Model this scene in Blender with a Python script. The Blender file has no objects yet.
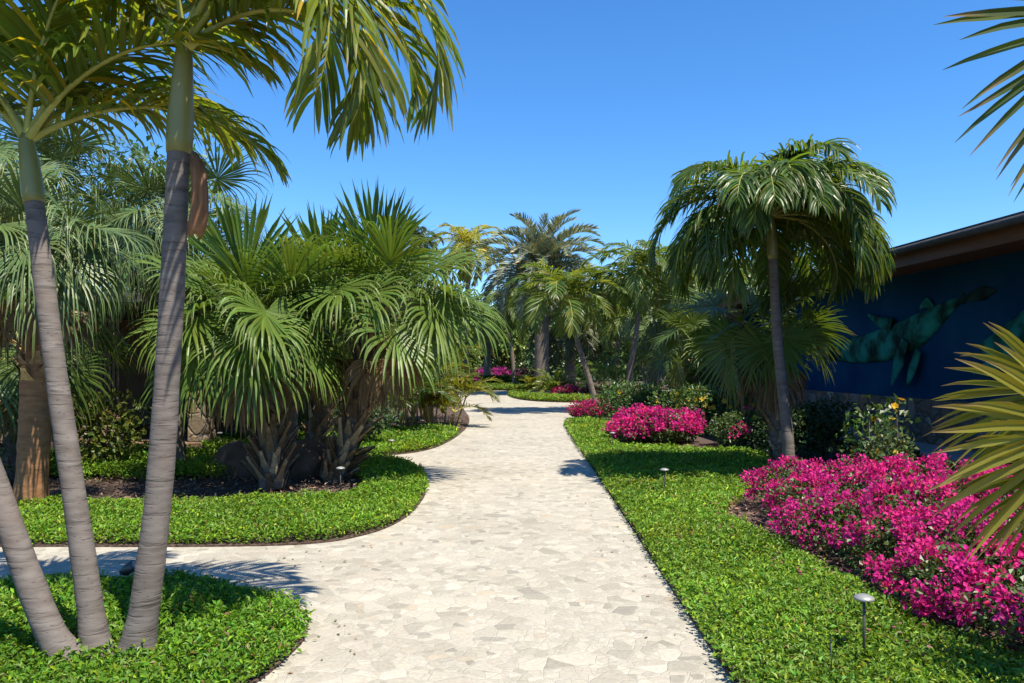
import bpy, bmesh, math, random
import numpy as np
from mathutils import Vector

# ------------------------------------------------------------------ camera, sky, sun, exposure
SC = bpy.context.scene
COL = SC.collection
H_EYE, FPX, HOR = 1.65, 780.0, 365.0
cam_d = bpy.data.cameras.new('camera')
cam = bpy.data.objects.new('camera', cam_d); COL.objects.link(cam)
cam.location = (0, 0, H_EYE); cam.rotation_euler = (math.radians(90), 0, 0)
cam_d.sensor_width = 36; cam_d.lens = FPX / 1024 * 36; cam_d.shift_y = (HOR - 341.5) / 1024
cam_d.clip_start = 0.05; cam_d.clip_end = 6000
SC.camera = cam
SUN_TO = Vector((0.35, -0.42, 1.0)).normalized()
wd = bpy.data.worlds.new('World'); SC.world = wd; wd.use_nodes = True
nt = wd.node_tree; nt.nodes.clear()
sky = nt.nodes.new('ShaderNodeTexSky'); sky.sky_type = 'NISHITA'; sky.sun_disc = False
sky.sun_elevation = math.asin(SUN_TO.z); sky.sun_rotation = math.atan2(SUN_TO.x, SUN_TO.y)
sky.altitude = 0; sky.air_density = 1.0; sky.dust_density = 0.0; sky.ozone_density = 10.0
bg = nt.nodes.new('ShaderNodeBackground'); bg.inputs['Strength'].default_value = 0.112
wo = nt.nodes.new('ShaderNodeOutputWorld')
hs = nt.nodes.new('ShaderNodeHueSaturation'); hs.inputs['Saturation'].default_value = 1.14
nt.links.new(sky.outputs[0], hs.inputs['Color']); nt.links.new(hs.outputs[0], bg.inputs[0]); nt.links.new(bg.outputs[0], wo.inputs[0])
sd = bpy.data.lights.new('sun', 'SUN'); sd.energy = 4.7; sd.angle = math.radians(0.53); sd.color = (1.0, 0.92, 0.78)
so = bpy.data.objects.new('sun', sd); COL.objects.link(so)
so.rotation_euler = (-SUN_TO).to_track_quat('-Z', 'Y').to_euler(); so.location = (10, -12, 30)
SC.view_settings.view_transform = 'Standard'; SC.view_settings.look = 'None'
SC.view_settings.exposure = 1.0; SC.view_settings.gamma = 1
SC.cycles.max_bounces = 7; SC.cycles.diffuse_bounces = 3; SC.cycles.transmission_bounces = 4
SC.cycles.use_denoising = True
R = math.radians
RNG = np.random.default_rng(7)

# ------------------------------------------------------------------ layout helpers
def gp(px, py, z=0.0):
    Y = (H_EYE - z) * FPX / (py - HOR)
    return ((px - 512) * Y / FPX, Y)
def at(px, py, Y):
    return Vector(((px - 512) * Y / FPX, Y, H_EYE + (HOR - py) * Y / FPX))

# ------------------------------------------------------------------ mesh helpers
class MB:
    """collects numpy quads / tris into one mesh"""
    def __init__(s): s.V = []; s.F = []; s.C = []; s.M = []; s.n = 0
    def add(s, V, F, C, m=0):
        V = np.asarray(V, float).reshape(-1, 3); F = np.asarray(F, int)
        C = np.asarray(C, float)
        if C.ndim == 1: C = np.tile(C, (len(V), 1))
        s.V.append(V); s.F.append(F + s.n); s.C.append(C.reshape(-1, 3)); s.M.append(np.full(len(F), m)); s.n += len(V)
        return s
    def mesh(s, name, mats, smooth=False):
        me = bpy.data.meshes.new(name)
        V = np.concatenate(s.V); C = np.concatenate(s.C); M = np.concatenate(s.M)
        sizes = np.concatenate([np.full(len(f), f.shape[1]) for f in s.F])
        loops = np.concatenate([f.ravel() for f in s.F])
        me.vertices.add(len(V)); me.vertices.foreach_set('co', V.astype(np.float32).ravel())
        me.loops.add(len(loops)); me.loops.foreach_set('vertex_index', loops.astype(np.int32))
        me.polygons.add(len(sizes))
        starts = np.concatenate([[0], np.cumsum(sizes)[:-1]]).astype(np.int32)
        me.polygons.foreach_set('loop_start', starts)
        me.polygons.foreach_set('material_index', M.astype(np.int32))
        me.polygons.foreach_set('use_smooth', np.full(len(sizes), smooth))
        me.update(calc_edges=True)
        a = me.attributes.new('Col', 'FLOAT_COLOR', 'POINT')
        a.data.foreach_set('color', np.concatenate([C, np.ones((len(C), 1))], 1).astype(np.float32).ravel())
        for m in (mats if isinstance(mats, (list, tuple)) else [mats]): me.materials.append(m)
        me.validate()
        return me
def link(name, me, parent=None, loc=(0, 0, 0), rot=(0, 0, 0), scale=None):
    o = bpy.data.objects.new(name, me); COL.objects.link(o)
    o.location = loc; o.rotation_euler = rot
    if scale: o.scale = (scale,) * 3 if not hasattr(scale, '__len__') else scale
    if parent: o.parent = parent
    return o
def tag(o, label=None, cat=None, group=None, kind=None):
    if label: o['label'] = label
    if cat: o['category'] = cat
    if group: o['group'] = group
    if kind: o['kind'] = kind
    return o
def empty(name, loc, label, cat, group=None, rz=0):
    o = bpy.data.objects.new(name, None); COL.objects.link(o)
    o.location = loc; o.rotation_euler = (0, 0, rz); o.empty_display_size = .2
    return tag(o, label, cat, group)
def nrm(a): return a / (np.linalg.norm(a, axis=-1, keepdims=True) + 1e-9)

def strips(P, W, U):
    """P,W,U (N,S+1,3): folded ribbons, three verts across"""
    N, S1, _ = P.shape
    V = np.stack([P - W, P + U, P + W], 2)
    idx = np.arange(N * S1 * 3).reshape(N, S1, 3)
    a = np.stack([idx[:, :-1, :-1], idx[:, :-1, 1:], idx[:, 1:, 1:], idx[:, 1:, :-1]], -1).reshape(-1, 4)
    return V.reshape(-1, 3), a
def tube(path, radii, n=10, sx=1.0, cap=True, jitter=0, axis=None, rng=RNG):
    P = np.asarray(path, float); r = np.asarray(radii, float)
    T = nrm(np.gradient(P, axis=0))
    ref = np.array([0, 1, 0]) if axis is None else np.array(axis, float)
    if axis is None and abs(T[:, 1]).mean() > .8: ref = np.array([0, 0, 1.])
    A = nrm(np.cross(T, ref)); B = np.cross(A, T)
    th = np.linspace(0, 2 * np.pi, n, endpoint=False)
    V = P[:, None] + r[:, None, None] * (np.cos(th)[None, :, None] * A[:, None] * sx + np.sin(th)[None, :, None] * B[:, None])
    if jitter: V = V + rng.normal(0, jitter, V.shape)
    S = len(P); idx = np.arange(S * n).reshape(S, n); nx = np.roll(idx, -1, 1)
    F = np.stack([idx[:-1], nx[:-1], nx[1:], idx[1:]], -1).reshape(-1, 4)
    V = V.reshape(-1, 3)
    F2 = None
    if cap:
        V = np.concatenate([V, P[:1], P[-1:]]); c0, c1 = S * n, S * n + 1
        F2 = np.concatenate([np.stack([nx[0], idx[0], np.full(n, c0)], -1), np.stack([idx[-1], nx[-1], np.full(n, c1)], -1)])
    return V, F, F2
def add_tube(mb, path, radii, col, n=10, m=0, **k):
    V, F, F2 = tube(path, radii, n, **k)
    C = np.tile(np.asarray(col, float), (len(V), 1))
    mb.add(V, F, C, m)
    if F2 is not None:
        base = mb.n - len(V)
        mb.F.append(F2 + base); mb.M.append(np.full(len(F2), m))
    return mb
def spline(pts, n):
    """Catmull-Rom through points"""
    P = np.array([list(p) for p in pts], float); k = len(P)
    if k == 2: return P[0] + (P[1] - P[0]) * np.linspace(0, 1, n)[:, None]
    Q = np.concatenate([[2 * P[0] - P[1]], P, [2 * P[-1] - P[-2]]])
    out = []
    for u in np.linspace(0, k - 1 - 1e-6, n):
        i = int(u); t = u - i; p0, p1, p2, p3 = Q[i:i + 4]
        out.append(.5 * (2 * p1 + (p2 - p0) * t + (2 * p0 - 5 * p1 + 4 * p2 - p3) * t * t + (3 * p1 - p0 - 3 * p2 + p3) * t ** 3))
    return np.array(out)
def box_vf(lo, hi):
    x0, y0, z0 = lo; x1, y1, z1 = hi
    V = [(x0, y0, z0), (x1, y0, z0), (x1, y1, z0), (x0, y1, z0), (x0, y0, z1), (x1, y0, z1), (x1, y1, z1), (x0, y1, z1)]
    F = [(0, 3, 2, 1), (4, 5, 6, 7), (0, 1, 5, 4), (1, 2, 6, 5), (2, 3, 7, 6), (3, 0, 4, 7)]
    return V, F
def add_box(mb, lo, hi, col=(.5, .5, .5), m=0): return mb.add(*box_vf(lo, hi), np.array(col, float), m)
def box_obj(name, boxes, mat, parent, bevel=.008, loc=(0, 0, 0)):
    mb = MB()
    for lo, hi in boxes: add_box(mb, lo, hi)
    o = link(name, mb.mesh(name, mat), parent, loc)
    if bevel:
        b = o.modifiers.new('bevel', 'BEVEL'); b.width = bevel; b.segments = 2
    return o
def fbm(x, y, s=1.0, ph=0.0):
    x = x * s + ph; y = y * s + ph * 1.7
    return (np.sin(1.3 * x + 1.9 * np.sin(.7 * y)) + np.sin(1.7 * y + 1.3 * np.sin(1.1 * x + 2)) + .6 * np.sin(3.1 * x + 2.3 * y + 1) + .5 * np.sin(4.7 * y - 3.3 * x)) / 3.1

# ------------------------------------------------------------------ materials
def new_mat(name):
    m = bpy.data.materials.new(name); m.use_nodes = True
    n = m.node_tree.nodes; n.clear()
    return m, m.node_tree, n, m.node_tree.links
def N(n, t, **kw):
    o = n.new(t)
    for k, v in kw.items():
        if k in o.inputs: o.inputs[k].default_value = v
        else: setattr(o, k, v)
    return o
def ramp(n, stops, interp='LINEAR'):
    r = n.new('ShaderNodeValToRGB'); r.color_ramp.interpolation = interp
    e = r.color_ramp.elements
    while len(e) < len(stops): e.new(.5)
    for el, (p, c) in zip(e, stops): el.position = p; el.color = (*c, 1) if len(c) == 3 else c
    return r
def mat_leaf(name, rough=.4, trans=.3, spec=.5, tint=(1.25, 1.15, .5)):
    m, t, n, l = new_mat(name)
    a = N(n, 'ShaderNodeAttribute'); a.attribute_name = 'Col'
    p = N(n, 'ShaderNodeBsdfPrincipled', Roughness=rough); p.inputs['Specular IOR Level'].default_value = spec
    tr = N(n, 'ShaderNodeBsdfTranslucent'); mx = N(n, 'ShaderNodeMixShader', Fac=trans)
    mul = N(n, 'ShaderNodeMix', data_type='RGBA', blend_type='MULTIPLY'); mul.inputs[0].default_value = 1
    mul.inputs[7].default_value = (*tint, 1)
    o = N(n, 'ShaderNodeOutputMaterial')
    l.new(a.outputs['Color'], p.inputs['Base Color']); l.new(a.outputs['Color'], mul.inputs[6])
    l.new(mul.outputs[2], tr.inputs['Color'])
    l.new(p.outputs[0], mx.inputs[1]); l.new(tr.outputs[0], mx.inputs[2]); l.new(mx.outputs[0], o.inputs[0])
    return m
def mat_col(name, rough=.8, bump=.0, scale=30., spec=.3, var=.25, metal=0.):
    """surface colour from the Col attribute broken up by noise"""
    m, t, n, l = new_mat(name)
    a = N(n, 'ShaderNodeAttribute'); a.attribute_name = 'Col'
    tc = N(n, 'ShaderNodeTexCoord'); nz = N(n, 'ShaderNodeTexNoise', Scale=scale, Detail=6.)
    l.new(tc.outputs['Object'], nz.inputs['Vector'])
    r = ramp(n, [(.3, (1 - var,) * 3), (.7, (1 + var,) * 3)]); l.new(nz.outputs['Fac'], r.inputs[0])
    mul = N(n, 'ShaderNodeMix', data_type='RGBA', blend_type='MULTIPLY'); mul.inputs[0].default_value = 1
    l.new(a.outputs['Color'], mul.inputs[6]); l.new(r.outputs[0], mul.inputs[7])
    p = N(n, 'ShaderNodeBsdfPrincipled', Roughness=rough, Metallic=metal); p.inputs['Specular IOR Level'].default_value = spec
    l.new(mul.outputs[2], p.inputs['Base Color'])
    if bump:
        b = N(n, 'ShaderNodeBump', Strength=bump, Distance=.02); l.new(nz.outputs['Fac'], b.inputs['Height']); l.new(b.outputs[0], p.inputs['Normal'])
    o = N(n, 'ShaderNodeOutputMaterial'); l.new(p.outputs[0], o.inputs[0])
    return m
def dim(stops, k): return [(p, tuple(v * k for v in c)) for p, c in stops]
def mat_noise(name, stops, scale=5., rough=.8, bump=.3, dist=.02, detail=8., spec=.3, stretch=(1, 1, 1), metal=0.):
    m, t, n, l = new_mat(name)
    tc = N(n, 'ShaderNodeTexCoord'); mp = N(n, 'ShaderNodeMapping'); mp.inputs['Scale'].default_value = stretch; stops = dim(stops, .72)
    nz = N(n, 'ShaderNodeTexNoise', Scale=scale, Detail=detail)
    l.new(tc.outputs['Object'], mp.inputs[0]); l.new(mp.outputs[0], nz.inputs['Vector'])
    r = ramp(n, stops); l.new(nz.outputs['Fac'], r.inputs[0])
    p = N(n, 'ShaderNodeBsdfPrincipled', Roughness=rough, Metallic=metal); p.inputs['Specular IOR Level'].default_value = spec
    l.new(r.outputs[0], p.inputs['Base Color'])
    if bump:
        b = N(n, 'ShaderNodeBump', Strength=bump, Distance=dist); l.new(nz.outputs['Fac'], b.inputs['Height']); l.new(b.outputs[0], p.inputs['Normal'])
    o = N(n, 'ShaderNodeOutputMaterial'); l.new(p.outputs[0], o.inputs[0])
    return m
def mat_path():
    m, t, n, l = new_mat('flagstone_paving')
    tc = N(n, 'ShaderNodeTexCoord')
    nz = N(n, 'ShaderNodeTexNoise', Scale=2.2, Detail=2.)
    l.new(tc.outputs['Object'], nz.inputs['Vector'])
    vm = N(n, 'ShaderNodeVectorMath', operation='MULTIPLY_ADD'); vm.inputs[1].default_value = (.16, .16, 0)
    l.new(nz.outputs['Color'], vm.inputs[0]); l.new(tc.outputs['Object'], vm.inputs[2])
    mp = N(n, 'ShaderNodeMapping'); mp.inputs['Scale'].default_value = (1, 1, 0); mp.inputs['Rotation'].default_value = (0, 0, .5)
    l.new(vm.outputs[0], mp.inputs[0])
    def vor(scale):
        a = N(n, 'ShaderNodeTexVoronoi', Scale=scale, Randomness=1.); a.voronoi_dimensions = '2D'
        b = N(n, 'ShaderNodeTexVoronoi', Scale=scale, Randomness=1.); b.voronoi_dimensions = '2D'; b.feature = 'DISTANCE_TO_EDGE'
        l.new(mp.outputs[0], a.inputs['Vector']); l.new(mp.outputs[0], b.inputs['Vector'])
        return a, b
    a1, b1 = vor(7.8); a2, b2 = vor(14.)
    # where the coarse cell's random value is high, it is split into small stones
    sp = N(n, 'ShaderNodeSeparateColor'); l.new(a1.outputs['Color'], sp.inputs[0])
    gt = N(n, 'ShaderNodeMath', operation='GREATER_THAN'); gt.inputs[1].default_value = .42; l.new(sp.outputs[2], gt.inputs[0])
    mc = N(n, 'ShaderNodeMix', data_type='RGBA'); l.new(gt.outputs[0], mc.inputs[0]); l.new(a1.outputs['Color'], mc.inputs[6]); l.new(a2.outputs['Color'], mc.inputs[7])
    mn = N(n, 'ShaderNodeMath', operation='MINIMUM'); l.new(b1.outputs['Distance'], mn.inputs[0]); l.new(b2.outputs['Distance'], mn.inputs[1])
    md = N(n, 'ShaderNodeMix', data_type='FLOAT'); l.new(gt.outputs[0], md.inputs[0]); l.new(b1.outputs['Distance'], md.inputs[2]); l.new(mn.outputs[0], md.inputs[3])
    s2 = N(n, 'ShaderNodeSeparateColor'); l.new(mc.outputs[2], s2.inputs[0])
    cr = ramp(n, [(0, (0.396, 0.366, 0.306)), (.14, (0.413, 0.380, 0.313)), (.28, (0.380, 0.354, 0.293)), (.40, (0.429, 0.403, 0.341)), (.52, (0.370, 0.341, 0.281)), (.62, (0.416, 0.386, 0.322)),
                  (.73, (0.350, 0.325, 0.271)), (.79, (0.400, 0.370, 0.313)), (.875, (0.313, 0.291, 0.242)), (.92, (0.386, 0.337, 0.265)), (.94, (0.406, 0.376, 0.319)), (.965, (0.284, 0.263, 0.221))], 'CONSTANT')
    l.new(s2.outputs[0], cr.inputs[0])
    jr = ramp(n, [(0, (.86, .86, .86)), (1, (1.08, 1.08, 1.08))]); l.new(s2.outputs[1], jr.inputs[0])
    jm = N(n, 'ShaderNodeMix', data_type='RGBA', blend_type='MULTIPLY'); jm.inputs[0].default_value = 1
    l.new(cr.outputs[0], jm.inputs[6]); l.new(jr.outputs[0], jm.inputs[7])
    # stone grain
    g = N(n, 'ShaderNodeTexNoise', Scale=38., Detail=6., Roughness=.65); l.new(tc.outputs['Object'], g.inputs['Vector'])
    gr = ramp(n, [(.25, (.76, .75, .72)), (.75, (1.1, 1.1, 1.1))]); l.new(g.outputs['Fac'], gr.inputs[0])
    g2 = N(n, 'ShaderNodeTexNoise', Scale=.7, Detail=4.); l.new(tc.outputs['Object'], g2.inputs['Vector'])
    gr2 = ramp(n, [(.28, (.84, .83, .81)), (.5, (1, 1, 1)), (.7, (1.06, 1.05, 1.04))]); l.new(g2.outputs['Fac'], gr2.inputs[0])
    m1 = N(n, 'ShaderNodeMix', data_type='RGBA', blend_type='MULTIPLY'); m1.inputs[0].default_value = 1
    l.new(jm.outputs[2], m1.inputs[6]); l.new(gr.outputs[0], m1.inputs[7])
    m2 = N(n, 'ShaderNodeMix', data_type='RGBA', blend_type='MULTIPLY'); m2.inputs[0].default_value = 1
    l.new(m1.outputs[2], m2.inputs[6]); l.new(gr2.outputs[0], m2.inputs[7])
    er = ramp(n, [(.0, (1, 1, 1)), (.03, (0, 0, 0))]); l.new(md.outputs[0], er.inputs[0])
    em = N(n, 'ShaderNodeMix', data_type='RGBA'); em.inputs[7].default_value = (.405, .377, .327, 1)
    sc = N(n, 'ShaderNodeMath', operation='MULTIPLY'); sc.inputs[1].default_value = .75; l.new(er.outputs[0], sc.inputs[0])
    l.new(sc.outputs[0], em.inputs[0]); l.new(m2.outputs[2], em.inputs[6])
    p = N(n, 'ShaderNodeBsdfPrincipled', Roughness=.75); p.inputs['Specular IOR Level'].default_value = .2
    l.new(em.outputs[2], p.inputs['Base Color'])
    h = ramp(n, [(0, (0, 0, 0)), (.05, (1, 1, 1))]); l.new(md.outputs[0], h.inputs[0])
    ha = N(n, 'ShaderNodeMath', operation='MULTIPLY_ADD'); ha.inputs[1].default_value = .3; l.new(g.outputs['Fac'], ha.inputs[0]); l.new(h.outputs[0], ha.inputs[2])
    b = N(n, 'ShaderNodeBump', Strength=.5, Distance=.008); l.new(ha.outputs[0], b.inputs['Height']); l.new(b.outputs[0], p.inputs['Normal'])
    o = N(n, 'ShaderNodeOutputMaterial'); l.new(p.outputs[0], o.inputs[0])
    return m
def mat_trunk(name='palm_bark', c1=(.095, .078, .067), c2=(.18, .158, .142), c3=(.04, .032, .027), freq=34.):
    m, t, n, l = new_mat(name)
    tc = N(n, 'ShaderNodeTexCoord')
    nz = N(n, 'ShaderNodeTexNoise', Scale=7., Detail=6.); l.new(tc.outputs['Object'], nz.inputs['Vector'])
    mp = N(n, 'ShaderNodeMapping'); mp.inputs['Scale'].default_value = (3.2, 3.2, 11); l.new(tc.outputs['Object'], mp.inputs[0])
    nb = N(n, 'ShaderNodeTexNoise', Scale=2.2, Detail=5.); l.new(mp.outputs[0], nb.inputs['Vector'])
    mpw = N(n, 'ShaderNodeMapping'); mpw.inputs['Scale'].default_value = (3.5, 3.5, freq * 1.0); l.new(tc.outputs['Object'], mpw.inputs[0])
    wv = N(n, 'ShaderNodeTexNoise', Scale=1.3, Detail=3., Roughness=.6); l.new(mpw.outputs[0], wv.inputs['Vector'])
    cr = ramp(n, [(.25, c1), (.5, tuple((a + b) / 2 for a, b in zip(c1, c2))), (.75, c2)]); l.new(nb.outputs['Fac'], cr.inputs[0])
    wr = ramp(n, [(.33, (1, 1, 1)), (.46, (0, 0, 0))]); l.new(wv.outputs['Fac'], wr.inputs[0])
    mx = N(n, 'ShaderNodeMix', data_type='RGBA'); mx.inputs[7].default_value = (*c3, 1)
    ms = N(n, 'ShaderNodeMath', operation='MULTIPLY'); ms.inputs[1].default_value = .42; l.new(wr.outputs[0], ms.inputs[0]); l.new(ms.outputs[0], mx.inputs[0]); l.new(cr.outputs[0], mx.inputs[6])
    # dark lens-shaped scars and pocks
    mp2 = N(n, 'ShaderNodeMapping'); mp2.inputs['Scale'].default_value = (9, 9, 26); l.new(tc.outputs['Object'], mp2.inputs[0])
    vo = N(n, 'ShaderNodeTexVoronoi', Scale=2.); l.new(mp2.outputs[0], vo.inputs['Vector'])
    vr = ramp(n, [(.12, (1, 1, 1)), (.2, (0, 0, 0))]); l.new(vo.outputs['Distance'], vr.inputs[0])
    vmul = N(n, 'ShaderNodeMath', operation='MULTIPLY'); l.new(vr.outputs[0], vmul.inputs[0]); l.new(nz.outputs['Fac'], vmul.inputs[1])
    mx2 = N(n, 'ShaderNodeMix', data_type='RGBA'); mx2.inputs[7].default_value = (*c3, 1); l.new(vmul.outputs[0], mx2.inputs[0]); l.new(mx.outputs[2], mx2.inputs[6])
    # warm lichen patches
    pr = ramp(n, [(.54, (0, 0, 0)), (.68, (.45, .45, .45))]); n3 = N(n, 'ShaderNodeTexNoise', Scale=2.3, Detail=4.); l.new(tc.outputs['Object'], n3.inputs['Vector']); l.new(n3.outputs['Fac'], pr.inputs[0])
    mx3 = N(n, 'ShaderNodeMix', data_type='RGBA'); mx3.inputs[7].default_value = (.13, .085, .065, 1); l.new(pr.outputs[0], mx3.inputs[0]); l.new(mx2.outputs[2], mx3.inputs[6])
    p = N(n, 'ShaderNodeBsdfPrincipled', Roughness=.8); p.inputs['Specular IOR Level'].default_value = .25
    l.new(mx3.outputs[2], p.inputs['Base Color'])
    hs = N(n, 'ShaderNodeMath', operation='MULTIPLY_ADD'); hs.inputs[1].default_value = -.6; l.new(wr.outputs[0], hs.inputs[0]); l.new(nb.outputs['Fac'], hs.inputs[2])
    b = N(n, 'ShaderNodeBump', Strength=.5, Distance=.008); l.new(hs.outputs[0], b.inputs['Height']); l.new(b.outputs[0], p.inputs['Normal'])
    o = N(n, 'ShaderNodeOutputMaterial'); l.new(p.outputs[0], o.inputs[0])
    return m
def mat_stonewall(name, stops, scale=2.4, mortar=(.16, .14, .12)):
    m, t, n, l = new_mat(name)
    tc = N(n, 'ShaderNodeTexCoord'); nz = N(n, 'ShaderNodeTexNoise', Scale=3., Detail=3.); l.new(tc.outputs['Object'], nz.inputs['Vector'])
    vm = N(n, 'ShaderNodeVectorMath', operation='MULTIPLY_ADD'); vm.inputs[1].default_value = (.25,) * 3; l.new(nz.outputs['Color'], vm.inputs[0]); l.new(tc.outputs['Object'], vm.inputs[2])
    a = N(n, 'ShaderNodeTexVoronoi', Scale=scale); b = N(n, 'ShaderNodeTexVoronoi', Scale=scale); b.feature = 'DISTANCE_TO_EDGE'
    l.new(vm.outputs[0], a.inputs['Vector']); l.new(vm.outputs[0], b.inputs['Vector'])
    s = N(n, 'ShaderNodeSeparateColor'); l.new(a.outputs['Color'], s.inputs[0]); stops = dim(stops, .72)
    cr = ramp(n, stops, 'CONSTANT'); l.new(s.outputs[0], cr.inputs[0])
    g = N(n, 'ShaderNodeTexNoise', Scale=20., Detail=6.); l.new(tc.outputs['Object'], g.inputs['Vector'])
    gr = ramp(n, [(.3, (.7, .7, .7)), (.7, (1.2, 1.2, 1.2))]); l.new(g.outputs['Fac'], gr.inputs[0])
    mu = N(n, 'ShaderNodeMix', data_type='RGBA', blend_type='MULTIPLY'); mu.inputs[0].default_value = 1; l.new(cr.outputs[0], mu.inputs[6]); l.new(gr.outputs[0], mu.inputs[7])
    er = ramp(n, [(.02, (1, 1, 1)), (.05, (0, 0, 0))]); l.new(b.outputs['Distance'], er.inputs[0])
    mx = N(n, 'ShaderNodeMix', data_type='RGBA'); mx.inputs[7].default_value = (*mortar, 1); l.new(er.outputs[0], mx.inputs[0]); l.new(mu.outputs[2], mx.inputs[6])
    p = N(n, 'ShaderNodeBsdfPrincipled', Roughness=.85); l.new(mx.outputs[2], p.inputs['Base Color'])
    hr = ramp(n, [(0, (0, 0, 0)), (.12, (1, 1, 1))]); l.new(b.outputs['Distance'], hr.inputs[0])
    ha = N(n, 'ShaderNodeMath', operation='MULTIPLY_ADD'); ha.inputs[1].default_value = .3; l.new(g.outputs['Fac'], ha.inputs[0]); l.new(hr.outputs[0], ha.inputs[2])
    bu = N(n, 'ShaderNodeBump', Strength=.8, Distance=.04); l.new(ha.outputs[0], bu.inputs['Height']); l.new(bu.outputs[0], p.inputs['Normal'])
    o = N(n, 'ShaderNodeOutputMaterial'); l.new(p.outputs[0], o.inputs[0])
    return m

M_path = mat_path()
M_soil = mat_noise('mulch_soil', [(.3, (.045, .028, .02)), (.5, (.10, .065, .05)), (.7, (.19, .13, .105))], 28., .95, .8, .03)
M_ground = mat_noise('ground_soil', [(.3, (.06, .055, .03)), (.6, (.10, .09, .05))], 3., .95, .5)
M_frond = mat_leaf('palm_leaflet', .36, .52, .5, (1.75, 1.5, .45))
M_fan = mat_leaf('fan_leaf', .42, .38, .38, (1.4, 1.25, .5))
M_silver = mat_leaf('silvery_leaf', .45, .2, .5)
M_cover = mat_leaf('ground_cover_leaf', .5, .34, .35)
M_shrub = mat_leaf('shrub_leaf', .42, .28, .45)
M_flower = mat_leaf('flower_petal', .6, .35, .2, (1.2, 1.0, 1.1))
M_rib = mat_col('midrib', .45, spec=.4, var=.12)
M_bark = mat_trunk()
M_bark_far = mat_trunk('palm_bark_brown', (.10, .08, .065), (.19, .155, .125), (.05, .04, .03), 9.)
M_shaft = mat_noise('crownshaft_skin', [(.3, (.19, .21, .06)), (.5, (.27, .27, .08)), (.72, (.36, .34, .16))], 2.2, .42, .05, .01, 5., .5, (3, 3, .8))
M_boot = mat_col('dry_leaf_base', .85, .4, 25., var=.35)
M_wood = mat_col('weathered_wood', .8, .3, 12., var=.3)
M_stone_r = mat_stonewall('dark_fieldstone', [(0, (.16, .115, .08)), (.25, (.24, .20, .155)), (.45, (.30, .165, .09)), (.6, (.14, .125, .11)), (.8, (.40, .35, .28))], 3.2, (.07, .06, .05))
M_stone_y = mat_stonewall('golden_fieldstone', [(0, (.26, .18, .09)), (.3, (.22, .165, .10)), (.55, (.30, .22, .12)), (.8, (.17, .12, .07))], 3.2)
M_conc = mat_noise('grey_ledge_concrete', [(.3, (.30, .30, .31)), (.7, (.40, .40, .41))], 6., .85, .15)
M_cream = mat_noise('cream_render', [(.3, (.52, .47, .38)), (.7, (.60, .55, .46))], 4., .85, .1)
M_brownw = mat_noise('brown_render', [(.3, (.17, .10, .06)), (.7, (.24, .15, .09))], 3., .85, .2)
M_roof = mat_noise('grey_roof_shingle', [(.35, (.05, .05, .052)), (.65, (.10, .097, .095))], 9., .8, .6, .03, stretch=(1, 3, 1))
M_rock_y = mat_noise('pale_limestone', [(.3, (.42, .33, .19)), (.65, (.62, .52, .34))], 4., .85, .6, .04)
M_rock_b = mat_noise('brown_boulder', [(.3, (.09, .055, .04)), (.65, (.20, .13, .095))], 4., .85, .7, .05)
M_rock_t = mat_noise('tan_boulder', [(.3, (.28, .2, .13)), (.65, (.42, .32, .22))], 4., .85, .7, .05)
M_metal = mat_noise('bronze_fixture', [(.3, (.10, .10, .09)), (.7, (.17, .17, .15))], 20., .45, .1, .005, metal=.5)
M_cap = mat_noise('weathered_cap', [(.3, (.30, .31, .30)), (.7, (.45, .45, .43))], 15., .4, .1, .005, metal=.3)

# ------------------------------------------------------------------ ground, paths, beds
def poly_obj(name, pts, z, mat, h=0, smooth_n=0):
    P = np.array([(*p, z) for p in pts], float)
    if smooth_n:
        Q = spline([*P, P[0]], smooth_n)[:-1]; P = Q
    bm = bmesh.new(); vs = [bm.verts.new(p) for p in P]; f = bm.faces.new(vs)
    if f.calc_area() and f.normal.z < 0: f.normal_flip()
    bm.normal_update()
    if f.normal.z < 0: f.normal_flip()
    if h:
        r = bmesh.ops.extrude_face_region(bm, geom=[f]); 
        for v in [g for g in r['geom'] if isinstance(g, bmesh.types.BMVert)]: v.co.z += h
    bmesh.ops.recalc_face_normals(bm, faces=bm.faces)
    me = bpy.data.meshes.new(name); bm.to_mesh(me); bm.free(); me.materials.append(mat)
    o = link(name, me); o['kind'] = 'structure'
    return o, P[:, :2]
gm = MB(); gm.add([(-3000, -200, 0), (3000, -200, 0), (3000, 5000, 0), (-3000, 5000, 0)], [(0, 1, 2, 3)], np.array([.1, .1, .1]))
tag(link('ground', gm.mesh('ground', M_ground)), kind='structure')
poly_obj('stone_path', [(-6, -4), (1.1, -4), (1.13, 3), (1.42, 21.4), (1.7, 23), (2.3, 25.8), (3.6, 29), (6, 30.5), (12, 31), (12, 52), (-3.4, 52),
                  (-3.4, 44), (-2.7, 34), (-2.1, 26), (-2, 20), (-2.8, 15.6), (-8, 14.2), (-15, 14.2), (-15, 4.6), (-6, 4.6)], .004, M_path)

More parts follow.
